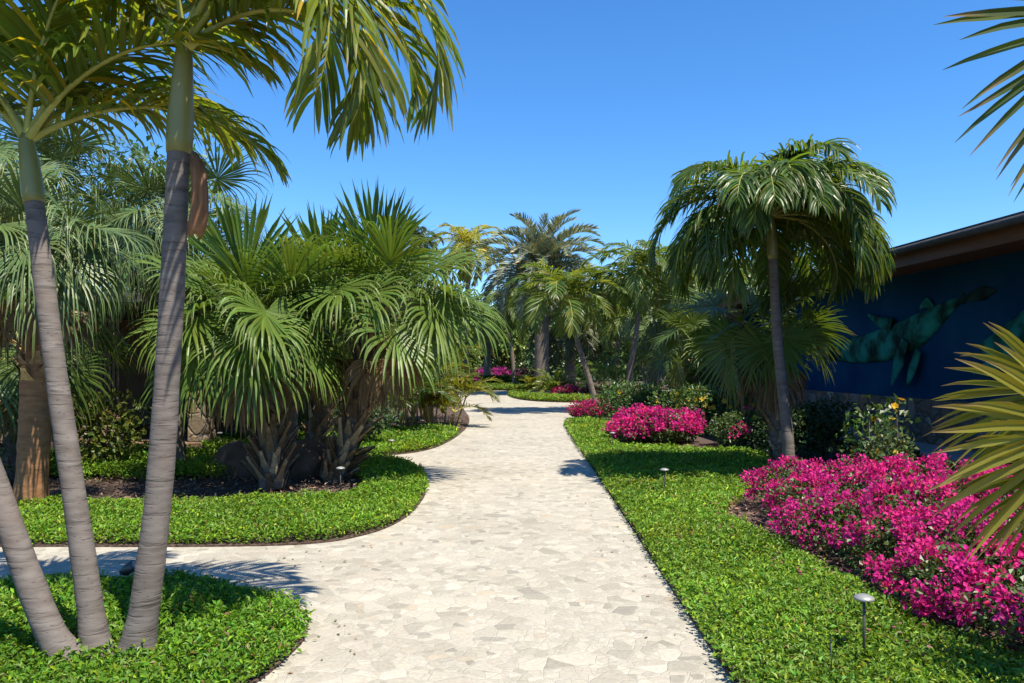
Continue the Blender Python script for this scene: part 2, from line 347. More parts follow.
BED = {}
BED['A'] = [(-6, 5.25), (-4.4, 5.38), (-3.4, 5.5), (-2.6, 5.58), (-2.05, 5.5), (-1.62, 5.3), (-1.38, 5.0), (-1.25, 4.7), (-1.26, 4.4), (-1.33, 4.0), (-1.55, 3.4), (-2.1, 2.6), (-3, 2.0), (-6, 2.0)]
BED['B'] = [(-14, 7.05), (-6, 7.0), (-4.4, 7.05), (-2.9, 7.05), (-1.9, 7.15), (-1.45, 7.5), (-1.2, 8.1), (-1.1, 9.0), (-1.12, 10.2), (-1.35, 11.7), (-1.75, 12.8), (-2.3, 13.2), (-4, 13.3), (-6.2, 13.3), (-14, 13.3)]
BED['C'] = [(-3.9, 14.0), (-3.0, 13.95), (-2.1, 14.3), (-1.6, 15.2), (-1.35, 16.8), (-1.22, 19), (-1.2, 21.5), (-1.35, 24.5), (-1.7, 28), (-2.2, 34), (-2.9, 42), (-4.2, 47), (-12, 47), (-12, 20), (-6, 15)]
BED['D'] = [(1.1, -3), (1.13, 3), (1.25, 10), (1.40, 20.4), (1.5, 22.0), (1.85, 23.6), (2.5, 25.4), (3.5, 27.6), (5, 29.6), (8, 30.3), (9, 30.3), (6.3, 21), (6.2, 10), (6.6, -3)]
BED['E'] = [(-.25, 43), (.0, 39.5), (.55, 36.5), (1.5, 34.8), (3.2, 33.8), (5.6, 33.2), (9, 33), (13, 35), (13, 46), (4, 47.2), (.6, 46.5)]
BED['F'] = [(-14, 51), (-6, 50.5), (-2, 50), (4, 50.5), (14, 51), (30, 54), (30, 80), (-30, 80), (-30, 55)]
bedP = {}
for k, pts in BED.items():
    o, P = poly_obj('planting_bed', pts, .006, M_soil, .014, 90)
    bedP[k] = P

def inside(P, x, y):
    r = np.zeros(len(x), bool); n = len(P); j = n - 1
    for i in range(n):
        xi, yi = P[i]; xj, yj = P[j]
        c = ((yi > y) != (yj > y)) & (x < (xj - xi) * (y - yi) / (yj - yi + 1e-12) + xi)
        r ^= c; j = i
    return r
def leaf_quads(B, D, Up, L, Wd, fold=.15):
    """diamond leaves: base B, direction D, up Up, length L, width Wd -> V,F"""
    S = nrm(np.cross(D, Up)); L = L[:, None]; Wd = Wd[:, None]; Nn = np.cross(S, D)
    m = B + D * L * .5
    V = np.stack([B, m - S * Wd + Nn * L * fold, B + D * L - Nn * L * fold * .6, m + S * Wd + Nn * L * fold], 1)
    F = np.arange(len(B) * 4).reshape(-1, 4)
    return V.reshape(-1, 3), F
def hsv_var(base, n, rng, v=.25, hue=.15):
    c = np.tile(np.asarray(base, float), (n, 1)); k = rng.normal(1, v, (n, 1)).clip(.45, 1.8); h = rng.normal(0, hue, n)
    c = c * k * .86; c[:, 0] *= (1 + h).clip(.5, 1.8); c[:, 2] *= (1 - h * .5).clip(.5, 1.6)
    return c
def ground_cover(name, bed, within, label, h0=.10, base=(.17, .315, .027), cov=3.2, seed=1, spread=1.0, lmul=1.0, ymax=99):
    rng = np.random.default_rng(seed)
    P = np.asarray(within, float)
    if len(P) < 60: P = spline([(*p, 0) for p in P] + [(*P[0], 0)], 140)[:-1, :2]
    lo, hi = P.min(0), P.max(0)
    X = []; Y = []; L = []
    y = max(lo[1], 2.6)
    while y < min(hi[1], ymax):
        dy = max(.4, y * .08); l = .039 * max(1, y / 6.0) ** .62 * lmul
        xl, xh = max(lo[0], -.72 * (y + dy) - .6), min(hi[0], .72 * (y + dy) + .6)
        if xh > xl:
            n = int((xh - xl) * dy * cov / (.31 * l * l))
            X.append(rng.uniform(xl, xh, n)); Y.append(rng.uniform(y, y + dy, n)); L.append(np.full(n, l))
        y += dy
    x = np.concatenate(X); y = np.concatenate(Y); L = np.concatenate(L)
    def edge_dist(x, y):
        d = np.full(len(x), 9.)
        for i in range(len(P)):
            a, b = P[i], P[(i + 1) % len(P)]; ab = b - a; t = (((x - a[0]) * ab[0] + (y - a[1]) * ab[1]) / (ab @ ab + 1e-9)).clip(0, 1)
            d = np.minimum(d, np.hypot(x - a[0] - t * ab[0], y - a[1] - t * ab[1]))
        return d
    k = inside(P, x, y) | (edge_dist(x, y) < .028); x, y, L = x[k], y[k], L[k]
    # clump leaves into sprigs
    g = L * 2.2; cx = np.round(x / g) * g; cy = np.round(y / g) * g
    x = x + (cx - x) * .35; y = y + (cy - y) * .35
    n = len(x)
    hh = h0 * (1 + .28 * fbm(x, y, 2.1, seed) + .20 * fbm(x, y, 6.5, seed + 3) + .12 * fbm(x, y, 17, seed))
    # rounded shoulder towards the edge
    d = edge_dist(x, y)
    hh = hh * (.62 + .38 * (d / .14).clip(0, 1) ** .5)
    edge = d < .05; low = np.where(edge, .0, .05)
    z = .012 + hh * np.sqrt(low + (1 - low) * rng.random(n))
    ex = np.where(d < .09, 1, .3)
    az = np.arctan2(y - cy, x - cx) + rng.normal(0, .8, n); el = rng.normal(.38, .42, n)
    D = np.stack([np.cos(az) * np.cos(el), np.sin(az) * np.cos(el), np.sin(el)], 1)
    Up = nrm(np.stack([rng.normal(0, .45, n), rng.normal(0, .45, n), np.ones(n)], 1))
    ln = L * rng.uniform(.65, 1.3, n)
    x = x + rng.normal(0, .015, n) * ex; y = y + rng.normal(0, .015, n) * ex
    V, F = leaf_quads(np.stack([x, y, z], 1), D, Up, ln, ln * .22)
    c = hsv_var(base, n, rng, .22, .16)
    c *= (1 + .22 * fbm(x, y, 1.3, seed + 9))[:, None]
    tall = rng.random(n) < .03; V[np.repeat(tall, 4), 2] += np.repeat(rng.uniform(.02, .06, n), 4)[np.repeat(tall, 4)]
    pt = ((fbm(x, y, .9, seed + 20) + .6 * fbm(x, y, 3.7, seed + 21) - .35) * 1.2).clip(0, .75)[:, None]
    c = c * (1 - pt) + c * np.array([1.55, 1.12, 1.1]) * pt
    yel = rng.random(n) < .10; c[yel] = c[yel] * np.array([1.9, 1.5, 1.0])
    dry = rng.random(n) < .02 + .04 * pt[:, 0]; c[dry] = np.array([.22, .15, .06])
    mb = MB(); mb.add(V, F, np.repeat(c, 4, 0))
    # trailing stems hugging the soil
    return tag(link(name, mb.mesh(name, M_cover)), label, 'ground cover', kind='stuff')

ground_cover('ground_cover', 'A', bedP['A'], 'low glossy green ground cover around the feet of the three grey palms', seed=3, h0=.15, base=(.14, .29, .022))
GB = [(-14, 7.1), (-6, 7.05), (-4.4, 7.1), (-2.9, 7.1), (-1.9, 7.2), (-1.47, 7.55), (-1.22, 8.1), (-1.12, 9.0), (-1.14, 10.2), (-1.4, 11.7), (-1.8, 12.7), (-2.3, 13.1), (-3.2, 13.2), (-3.0, 12), (-2.2, 11.2), (-1.9, 10.0), (-2.1, 9.4), (-3.2, 9.1), (-5, 8.9), (-14, 8.9)]
ground_cover('ground_cover', 'B', GB, 'bright green ground cover strip in front of the fan palm clump', seed=4, h0=.13)
GB2 = [(-8.5, 10.9), (-5.5, 10.9), (-4.1, 11.1), (-3.9, 12), (-3.8, 13.2), (-8.5, 13.2)]
ground_cover('ground_cover', 'B', GB2, 'sunlit ground cover patch before the stone pavilion behind the palms', seed=5, h0=.25)
GC = [(-3.9, 14.05), (-3.0, 14.0), (-2.12, 14.35), (-1.63, 15.2), (-1.4, 16.8), (-1.3, 18.4), (-1.5, 19.2), (-2.1, 19.4), (-3.5, 19), (-6, 18), (-6, 15.2)]
ground_cover('ground_cover', 'C', GC, 'ground cover on the second left bed where the side path leaves', seed=6, h0=.13)
GD = [(1.13, 2.2), (1.16, 4), (1.28, 10), (1.42, 20), (1.6, 21.8), (2.2, 22.4), (2.75, 21.5), (2.6, 19.2), (2.2, 16.8), (2.15, 15.2), (3.0, 14.6), (4.3, 14.0), (4.7, 12.4), (4.0, 11.0), (3.3, 10.4), (2.8, 9.5), (2.5, 8.9), (2.25, 8.4), (2.3, 7.6), (2.4, 6.4), (2.5, 5.0), (2.75, 4.2), (2.9, 2.2)]
ground_cover('ground_cover', 'D', GD, 'broad strip of green ground cover along the right path edge', seed=7, h0=.12, base=(.18, .325, .033))
GE = [(-.2, 43), (.05, 39.5), (.6, 36.6), (1.5, 34.9), (3.2, 33.9), (5.6, 33.3), (9, 33.1), (9, 35.4), (5, 36.5), (3.2, 37.6), (1.5, 38.8), (.9, 41), (.8, 44.5), (.3, 45)]
ground_cover('ground_cover', 'E', GE, 'bright ground cover round the front of the island bed', seed=8, h0=.20, base=(.20, .32, .035), cov=4)
GF = [(-8, 50.8), (-2, 50.3), (2.5, 50.7), (2.5, 54), (-8, 54)]
ground_cover('ground_cover', 'F', GF, 'far strip of ground cover before the clipped hedge', seed=9, h0=.3, base=(.15, .25, .03), cov=4)

def mulch(label, pts, n, seed):
    rng = np.random.default_rng(seed); P = np.array(pts, float); lo, hi = P.min(0), P.max(0)
    x = rng.uniform(lo[0], hi[0], n); y = rng.uniform(lo[1], hi[1], n); k = inside(P, x, y); x, y = x[k], y[k]; n = len(x)
    az = rng.uniform(0, 6.28, n); el = rng.normal(.1, .3, n)
    D = np.stack([np.cos(az) * np.cos(el), np.sin(az) * np.cos(el), np.sin(el)], 1)
    Up = nrm(np.stack([rng.normal(0, .5, n), rng.normal(0, .5, n), np.ones(n)], 1))
    L = rng.uniform(.02, .075, n)
    V, F = leaf_quads(np.stack([x, y, .058 + rng.uniform(0, .015, n)], 1), D, Up, L, L * .2, .05)
    c = hsv_var((.17, .115, .085), n, rng, .45, .15)
    tag(link('mulch', MB().add(V, F, np.repeat(c, 4, 0)).mesh('mulch', M_boot)), label, 'mulch', kind='stuff')
mulch('brown bark mulch under the big bougainvillea', [(1.9, 9.3), (2.1, 8.3), (2.4, 5), (3, 3.6), (6, 4), (6, 11), (4.2, 11), (3, 10)], 9000, 1)
mulch('shaded bark mulch under the fan palm clump', [(-6.5, 8.5), (-2.1, 8.6), (-1.8, 10), (-2.4, 12.5), (-4, 13), (-4.2, 11), (-8, 11)], 9000, 2)
mulch('bark mulch at the curved corner of the right bed', [(1.45, 20.2), (1.55, 22.0), (1.9, 23.6), (3.2, 26), (4, 25), (2.6, 22.5), (1.8, 21.5)], 2500, 3)
mulch('bark mulch under the bushy cane palms by the path', [(-1.25, 18.5), (-1.22, 21.5), (-1.38, 24.5), (-2.5, 26), (-3, 20), (-2, 19)], 3000, 4)

def litter(name, label, cat, regions, n, cols, size, seed, mat, asp=.4):
    rng = np.random.default_rng(seed); mb = MB()
    for (x0, x1, y0, y1, z) in regions:
        x = rng.uniform(x0, x1, n); y = rng.uniform(y0, y1, n); az = rng.uniform(0, 6.28, n)
        D = np.stack([np.cos(az), np.sin(az), rng.normal(.0, .05, n)], 1); Up = nrm(np.stack([rng.normal(0, .1, n), rng.normal(0, .1, n), np.ones(n)], 1))
        L = size * rng.uniform(.6, 1.4, n); V, F = leaf_quads(np.stack([x, y, np.full(n, z) + rng.uniform(0, .006, n)], 1), D, Up, L, L * asp * .5, .06)
        c = np.array(cols)[rng.integers(0, len(cols), n)] * rng.uniform(.6, 1.3, (n, 1)); mb.add(V, F, np.repeat(c, 4, 0))
    return tag(link(name, mb.mesh(name, mat)), label, cat, kind='stuff')
litter('fallen_leaves', 'scattered small dry leaves and bits along the path edges', 'leaf litter', [(.75, 1.2, 3.4, 10, .008), (-1.25, -.9, 3.6, 5.2, .008), (-3, -1, 6.0, 7.1, .008)], 20, [(.16, .10, .05), (.22, .15, .07), (.10, .12, .03)], .035, 71, M_boot, .45)
litter('fallen_petals', 'faded magenta petals dropped on the mulch below the big bougainvillea', 'petals', [(2.2, 3.0, 4.0, 9.2, .03), (1.9, 2.6, 4.2, 9, .13)], 120, [(.45, .03, .17), (.36, .10, .17), (.30, .16, .13)], .035, 72, M_flower, .8)

# ------------------------------------------------------------------ palms
def frond_mesh(rng, L=1.7, e0=60, bend=110, p=1.3, n=42, ll=.45, w=.016, droop=.35, vang=20, t0=.14, fwd=(68, 28), base=(.055, .12, .022), tip=.25, S=4, mat=None, side=0., fold=.25, rough_tip=.08, rib=True, ribcol=(.26, .28, .07), ribr=.016):
    T = np.linspace(0, 1, 25); el = R(e0) - R(bend) * T ** p
    az = side * T ** 1.5
    d = np.stack([np.cos(el) * np.cos(az), np.cos(el) * np.sin(az), np.sin(el)], 1)
    pts = np.concatenate([[[0, 0, 0]], np.cumsum((d[:-1] + d[1:]) / 2 * L / 24, 0)])
    Ps, Ws, Us, Cs = [], [], [], []
    for sg in (-1, 1):
        t = t0 + (1 - t0) * (np.arange(n) + rng.uniform(.2, .8, n)) / n
        f = t * 24; i = np.minimum(f.astype(int), 23); u = (f - i)[:, None]
        base_p = pts[i] * (1 - u) + pts[i + 1] * u; tg = nrm(d[i] * (1 - u) + d[i + 1] * u)
        B = nrm(np.cross(np.array([0, 0, 1.]), tg)) * sg; Nn = np.cross(tg, B) * sg
        ph = np.radians(fwd[0] + (fwd[1] - fwd[0]) * t + rng.normal(0, 5, n))[:, None]
        va = np.radians(vang + rng.normal(0, 9, n))[:, None]
        D = nrm(np.cos(ph) * tg + np.sin(ph) * (np.cos(va) * B + np.sin(va) * Nn))
        ln = ll * (.5 + .5 * np.sin(np.pi * (t * .85 + .12)) ** .8) * rng.uniform(.88, 1.1, n)
        ln *= np.where(t > .85, 1 - (t - .85) * 2.2, 1)
        wv0 = tg - (tg * D).sum(1, keepdims=True) * D; wv0 = nrm(wv0 + rng.normal(0, .25, (n, 3)))
        P = np.zeros((n, S + 1, 3)); W = np.zeros_like(P); U = np.zeros_like(P); P[:, 0] = base_p; Dk = D.copy()
        prof = np.interp(np.linspace(0, 1, S + 1), [0, .15, .5, .8, 1], [.45, .9, 1, .62, .06])
        dr = droop * rng.uniform(.6, 1.4, n)[:, None]
        for k in range(S + 1):
            wv = nrm(wv0 - (wv0 * Dk).sum(1, keepdims=True) * Dk); up = np.cross(Dk, wv) * sg
            W[:, k] = wv * w * prof[k]; U[:, k] = up * w * prof[k] * fold
            if k < S:
                P[:, k + 1] = P[:, k] + Dk * (ln / S)[:, None]
                Dk = nrm(Dk + dr * np.array([0, 0, -1.]) * ((k + 1) / S) + rng.normal(0, .03, (n, 3)))
        c = hsv_var(base, n, rng, .16, .12)
        old = rng.random(n) < .06; c[old] = c[old] * np.array([2.3, 1.5, .8])
        C = np.repeat(c[:, None], S + 1, 1)
        tb = rng.random(n) < tip
        C[tb, S] = np.array([.26, .19, .09]) * rng.uniform(.6, 1.2)
        C = np.repeat(C[:, :, None], 3, 2)
        Ps.append(P); Ws.append(W); Us.append(U); Cs.append(C)
    V, F = strips(np.concatenate(Ps), np.concatenate(Ws), np.concatenate(Us))
    me = MB().add(V, F, np.concatenate(Cs).reshape(-1, 3)).mesh('frond', mat or M_frond)
    rm = None
    if rib:
        rr = np.interp(np.linspace(0, 1, 25), [0, .06, .2, .6, 1], [1.9, 1.3, 1, .6, .2]) * ribr
        rm = add_tube(MB(), pts, rr, ribcol, 7).mesh('midrib', M_rib, True)
    return me, rm
def fan_mesh(rng, Rr=.85, pet=.8, e0=40, bend=50, tilt=25, span=290, n=38, droop=.5, cup=.18, base=(.06, .125, .025), united=.5, S=6, mat=None, roll=0., tip=.3, petcol=(.16, .19, .05), fold=.3, yellow=0., tipcol=(.30, .22, .10), start=.4, petr=.012, wmul=1.0, narrow=.72):
    T = np.linspace(0, 1, 10); el = R(e0) - R(bend) * T ** 1.3
    d = np.stack([np.cos(el), np.zeros(10), np.sin(el)], 1)
    pts = np.concatenate([[[0, 0, 0]], np.cumsum(d[:-1] * pet / 9, 0)])
    e = el[-1] - R(tilt)
    a = np.array([np.cos(e), 0, np.sin(e)]); b0 = np.array([0, 1., 0]); n0 = np.array([-np.sin(e), 0, np.cos(e)])
    b = b0 * math.cos(R(roll)) + n0 * math.sin(R(roll)); nn = np.cross(a, b)
    th = np.linspace(-span / 2, span / 2, n); th = np.radians(th + rng.normal(0, .8, n)); dth = R(span / n)
    D = nrm(np.cos(th)[:, None] * a + np.sin(th)[:, None] * b + cup * (np.abs(np.sin(th / 1.3)) ** 1.2)[:, None] * nn + rng.normal(0, .025, (n, 3)))
    Tg = -np.sin(th)[:, None] * a + np.cos(th)[:, None] * b
    ln = Rr * (.8 + .2 * np.cos(th)) * rng.uniform(.9, 1.06, n)
    P = np.zeros((n, S + 1, 3)); W = np.zeros_like(P); U = np.zeros_like(P); P[:, 0] = pts[-1]
    Dk = D.copy(); dr = droop * rng.uniform(.45, 1.6, n)[:, None]
    for k in range(S + 1):
        s = k / S; r = s * ln
        hw = np.where(s <= united, r * math.tan(dth / 2) * 1.05 * wmul + .001, united * ln * math.tan(dth / 2) * 1.0 * wmul * np.interp(s, [united, united + .12, .8, 1], [1, narrow, narrow * .72, .04]))
        wv = nrm(Tg - (Tg * Dk).sum(1, keepdims=True) * Dk); up = np.cross(Dk, wv)
        W[:, k] = wv * hw[:, None]; U[:, k] = up * hw[:, None] * fold
        if k < S:
            P[:, k + 1] = P[:, k] + Dk * (ln / S)[:, None]
            Dk = nrm(Dk + dr * np.array([0, 0, -1.]) * max(0, (k + 1) / S - start) * 1.6 + rng.normal(0, .02 + .05 * max(0, s - united), (n, 3)))
    c = hsv_var(base, n, rng, .14, .08)
    C = np.repeat(c[:, None], S + 1, 1)
    if yellow:
        f = np.linspace(.25, 1, S + 1)[None, :, None] * yellow * rng.uniform(.5, 1.2, n)[:, None, None]
        C = C * (1 - f) + np.array([.38, .33, .06]) * f
    tb = rng.random(n) < tip; C[tb, S] = np.array(tipcol); C[tb, S - 1] = C[tb, S - 1] * .55 + np.array(tipcol) * .45 if tip > .6 else C[tb, S - 1]
    V, F = strips(P, W, U)
    me = MB().add(V, F, np.repeat(C[:, :, None], 3, 2).reshape(-1, 3)).mesh('fan_leaf', mat or M_fan)
    pm = add_tube(MB(), pts, np.linspace(1.5, .7, 10) * petr, petcol, 6).mesh('petiole', M_rib, True)
    return me, pm
def trunk_mesh(pts, r0, r1, flare=1.5, n=20, ring=.05, amp=.009, mat=None, steps=None, jit=0, name='trunk'):
    Lt = sum((Vector(b) - Vector(a)).length for a, b in zip(pts[:-1], pts[1:]))
    s = steps or max(12, int(Lt / .012)); P = spline(pts, s); u = np.linspace(0, 1, s)
    r = (r0 + (r1 - r0) * u) * (1 + (flare - 1) * np.exp(-u * Lt / .22))
    z = u * Lt; ph = (z / ring) % 1
    r = r * (1 - amp + amp * 2 * np.where(ph < .22, ph / .22, 1) - amp * ph) * (1 + .015 * np.sin(z * 9) + .01 * np.sin(z * 23))
    return add_tube(MB(), P, r, (.3, .27, .23), n, jitter=jit).mesh(name, mat or M_bark, True), P, r

def feather_palm(name, base, trunk_pts, r0, r1, shaft, label, cat='palm', group=None, crown=(), nf=13, L=1.7, seed=0, fk=None, bark=None, ring=.05, variants=None, shaft_r=1.0, cone=(78, 5), front=None):
    """trunk + crownshaft + fronds; all points relative to base"""
    rng = np.random.default_rng(seed); fk = fk or {}
    root = empty(name, base, label, cat, group)
    tm, P, r = trunk_mesh(trunk_pts, r0, r1, mat=bark, ring=ring, steps=None if base[1] < 14 else 40)
    link('trunk', tm, root)
    top = Vector(P[-1])
    if shaft:
        dirv = Vector(P[-1] - P[-4]).normalized()
        a = top - dirv * .02; q = [a + dirv * shaft * u for u in np.linspace(0, 1, 9)]
        rr = np.array([1.08, 1.18, 1.17, 1.12, 1.05, .97, .89, .8, .64]) * r1 * shaft_r
        link('crownshaft', add_tube(MB(), q, rr, (.2, .22, .06), 18).mesh('crownshaft', M_shaft, True), root)
        top = q[-1] - dirv * .04
    lst = list(crown)
    for i in range(nf):
        u = i / max(1, nf - 1)
        lst.append((i * 137.5 + rng.uniform(-14, 14) + seed * 31, cone[0] + (cone[1] - cone[0]) * u ** .9 + rng.uniform(-6, 6), L * rng.uniform(.88, 1.1) * (.85 + .15 * math.sin(u * 3.1)), None))
    if front: lst = [(a, max(e, front) if 225 < a % 360 < 315 else e, f, b) for a, e, f, b in lst]
    tmpl = []
    if variants:
        for q in range(variants):
            e = cone[0] + (cone[1] - cone[0]) * (q + .5) / variants
            k = dict(fk); k['bend'] = k.get('bend', 105) * rng.uniform(.9, 1.1)
            tmpl.append((e, *frond_mesh(rng, L=L, e0=e, side=rng.uniform(-.3, .3), **k)))
    for j, (az, e0, Lf, bend) in enumerate(lst):
        if tmpl:
            e, me, rm = min(tmpl, key=lambda t: abs(t[0] - e0) + rng.uniform(0, 14))
            o = link('frond', me, root, top, (0, R(e - e0), R(az)), Lf / L)
        else:
            k = dict(fk); k.setdefault('bend', 105)
            if bend is not None: k['bend'] = bend
            else: k['bend'] = k['bend'] * rng.uniform(.85, 1.12)
            me, rm = frond_mesh(rng, L=Lf, e0=e0, side=rng.uniform(-.35, .35), **k)
            o = link('frond', me, root, top, (0, 0, R(az)))
        if rm: link('midrib', rm, o)
    return root, top

def boots(rng, P, r, n, L=.22, w=.035, out=28, cols=((.22, .15, .09), (.32, .24, .15), (.15, .10, .06)), u0=.0, u1=1.):
    """old leaf bases wrapped round a trunk: one mesh of overlapping ribs"""
    u = np.linspace(u0, u1, n); i = np.minimum((u * (len(P) - 1)).astype(int), len(P) - 2)
    T = nrm(P[i + 1] - P[i]); az = np.arange(n) * 2.3999 + rng.uniform(-.2, .2, n)
    o = np.stack([np.cos(az), np.sin(az), np.zeros(n)], 1); o = nrm(o - (o * T).sum(1, keepdims=True) * T)
    ang = np.radians(out + rng.normal(0, 8, n))[:, None]
    S = 4; Pk = np.zeros((n, S + 1, 3)); W = np.zeros_like(Pk); U = np.zeros_like(Pk)
    Pk[:, 0] = P[i] + o * (r[i] * .75)[:, None]; D = nrm(np.cos(ang) * T + np.sin(ang) * o); ln = L * rng.uniform(.7, 1.3, n)
    tg = np.cross(T, o)
    for k in range(S + 1):
        W[:, k] = tg * w * np.array([1.5, 1.2, .85, .7, .5])[k]; U[:, k] = np.cross(tg, D) * -w * np.array([.6, .6, .55, .5, .35])[k]
        if k < S: Pk[:, k + 1] = Pk[:, k] + D * (ln / S)[:, None]; D = nrm(D + o * .06)
    pal = np.array(cols)[rng.integers(0, len(cols), n)] * rng.uniform(.7, 1.3, (n, 1))
    C = np.repeat(np.repeat(pal[:, None], S + 1, 1)[:, :, None], 3, 2); C[:, S] *= 1.6
    V, F = strips(Pk, W, U); V2, F2 = strips(Pk - U * .9, W * .9, -U * .2)
    return MB().add(V, F, C.reshape(-1, 3)).add(V2, F2, C.reshape(-1, 3)).mesh('leaf_base', M_boot)

def fan_palm(base, trunk_pts, r0, r1, label, crown=(), nf=16, seed=0, fk=None, Rr=.85, pet=.8, group=None, nb=90, bootk=None, dead=4, cone=(82, -35), bark=None, variants=None, name='fan_palm', n_trunk=16):
    rng = np.random.default_rng(seed); fk = dict(fk or {})
    root = empty(name, base, label, 'palm', group)
    tm, P, r = trunk_mesh(trunk_pts, r0, r1, flare=1.15, n=n_trunk, ring=.09, amp=.03, mat=bark or M_bark_far, steps=40, jit=.004)
    tr = link('trunk', tm, root)
    if nb: link('leaf_base', boots(rng, P, r, nb, **(bootk or {})), tr)
    top = Vector(P[-1]); lst = list(crown)
    for i in range(nf):
        u = i / max(1, nf - 1)
        lst.append((i * 137.5 + seed * 47 + rng.uniform(-12, 12), cone[0] + (cone[1] - cone[0]) * u + rng.uniform(-7, 7), rng.uniform(.88, 1.12), None))
    def leaf(e0, sc, ov):
        k = dict(fk); k['droop'] = k.get('droop', .5) * (1.0 if e0 < 45 else .6)
        k['tilt'] = k.get('tilt', 25) * rng.uniform(.5, 1.7) * (1.0 if e0 < 50 else .3)
        k['bend'] = k.get('bend', 45) * (1.0 if e0 < 50 else .35)
        if ov: k.update(ov)
        kk = dict(Rr=Rr * sc, pet=pet * sc * (1 if e0 < 60 else .75)); kk.update(k)
        return fan_mesh(rng, e0=e0, roll=kk.pop('roll', rng.uniform(-32, 32)), **kk)
    tmpl = [(e, *leaf(e, 1.0, None)) for e in np.linspace(cone[0], cone[1], variants)] if variants else []
    for j, (az, e0, sc, ov) in enumerate(lst):
        p = top - Vector((0, 0, .12 * rng.random()))
        if tmpl:
            e, me, pm = min(tmpl, key=lambda t: abs(t[0] - e0) + rng.uniform(0, 14))
            o = link('fan_leaf', me, root, p, (0, R(e - e0), R(az)), sc)
        else:
            me, pm = leaf(e0, sc, ov); o = link('fan_leaf', me, root, p, (0, 0, R(az)))
        link('petiole', pm, o)
    for i in range(dead):
        me, pm = fan_mesh(rng, Rr=Rr * .8, pet=pet * .7, e0=-25, bend=50, tilt=20, span=200, n=22, droop=1.0, base=(.20, .13, .07), mat=M_fan, petcol=(.2, .14, .08), start=.2, cup=.4)
        o = link('dry_leaf', me, root, top - Vector((0, 0, .15 + .1 * rng.random())), (0, 0, R(i * 97 + seed * 20)))
        link('petiole', pm, o)
    return root

def rel(base, pts): return [Vector(p) - Vector(base) for p in pts]

# --- the three grey palms at the left foreground
G3 = 'grey ringed palms growing from one clump'
FK = dict(bend=125, p=1.25, ll=.55, w=.017, n=50, droop=.62, vang=12, base=(.17, .225, .03), ribcol=(.30, .30, .06), ribr=.017, tip=.35, S=5)
b1 = Vector((*gp(72, 676), .05)); Y1 = b1.y
feather_palm('palm_tree', b1, rel(b1, [b1, at(45, 620, Y1), at(8, 520, Y1 + .05), at(-40, 380, Y1 + .15), at(-75, 230, Y1 + .3)]), .075, .055, .55,
             'grey palm leaning furthest left, its trunk leaving the picture at the left edge', group=G3, nf=0, L=1.7, seed=11, fk=FK, crown=[(140, 66, 1.5, 100), (165, 45, 1.6, 110), (200, 55, 1.6, 110), (235, 65, 1.5, 110), (60, 78, 1.3, 70)])
b2 = Vector((*gp(97, 668), .05)); Y2 = b2.y
r2, t2 = feather_palm('palm_tree', b2, rel(b2, [b2, at(88, 590, Y2 + .02), at(72, 480, Y2 + .08), at(53, 350, Y2 + .15), at(34, 200, Y2 + .25)]), .068, .052, .42,
             'middle grey palm of the clump with slightly curved dark trunk', group=G3, nf=0, L=1.6, seed=12, fk=FK,
             crown=[(8, 68, 1.8, 108), (345, 50, 1.6, 80), (48, 56, 1.5, 100), (165, 52, 1.5, 100), (188, 66, 1.5, 95), (22, 38, 1.5, 85), (335, 84, 1.3, 60)])
b3 = Vector((*gp(136, 668), .05)); Y3 = b3.y
r3, t3 = feather_palm('palm_tree', b3, rel(b3, [b3, at(147, 590, Y3), at(160, 480, Y3 + .03), at(170, 330, Y3 + .06), at(179, 150, Y3 + .1)]), .079, .061, .62,
             'right hand grey palm of the clump with a tall green crownshaft and dried sheath', group=G3, nf=0, L=1.8, seed=13, fk=FK,
             crown=[(350, 62, 2.3, 178), (322, 55, 2.0, 180), (335, 50, 2.0, 175), (12, 64, 1.9, 160), (338, 76, 1.7, 150), (350, 38, 1.5, 135), (160, 58, 1.5, 120), (190, 68, 1.5, 105), (250, 86, 1.3, 70)])
# dried sheath hanging beside the crownshaft of the right one
sh = spline([(0, 0, 0), (.035, -.02, -.12), (.04, -.02, -.3), (.02, -.03, -.46)], 14)
th = np.linspace(-1.9, 1.2, 12); rr = np.interp(np.linspace(0, 1, 14), [0, .15, .5, .9, 1], [.012, .038, .045, .055, .035])
V = (sh[:, None] + np.stack([np.cos(th)[None] * rr[:, None], np.sin(th)[None] * rr[:, None], .012 * np.sin(th * 5)[None] * np.ones((14, 1))], -1))
idx = np.arange(14 * 12).reshape(14, 12); F = np.stack([idx[:-1, :-1], idx[:-1, 1:], idx[1:, 1:], idx[1:, :-1]], -1).reshape(-1, 4)
so_ = link('dry_sheath', MB().add(V.reshape(-1, 3), F, np.array([.26, .12, .055])).mesh('dry_sheath', mat_noise('dry_sheath_bark', [(.3, (.12, .05, .025)), (.5, (.26, .12, .05)), (.7, (.36, .2, .1))], 6., .7, .6, .01, stretch=(5, 5, .7)), True), r3, at(192, 154, Y3 + .08) - b3)
md = so_.modifiers.new('solid', 'SOLIDIFY'); md.thickness = .008

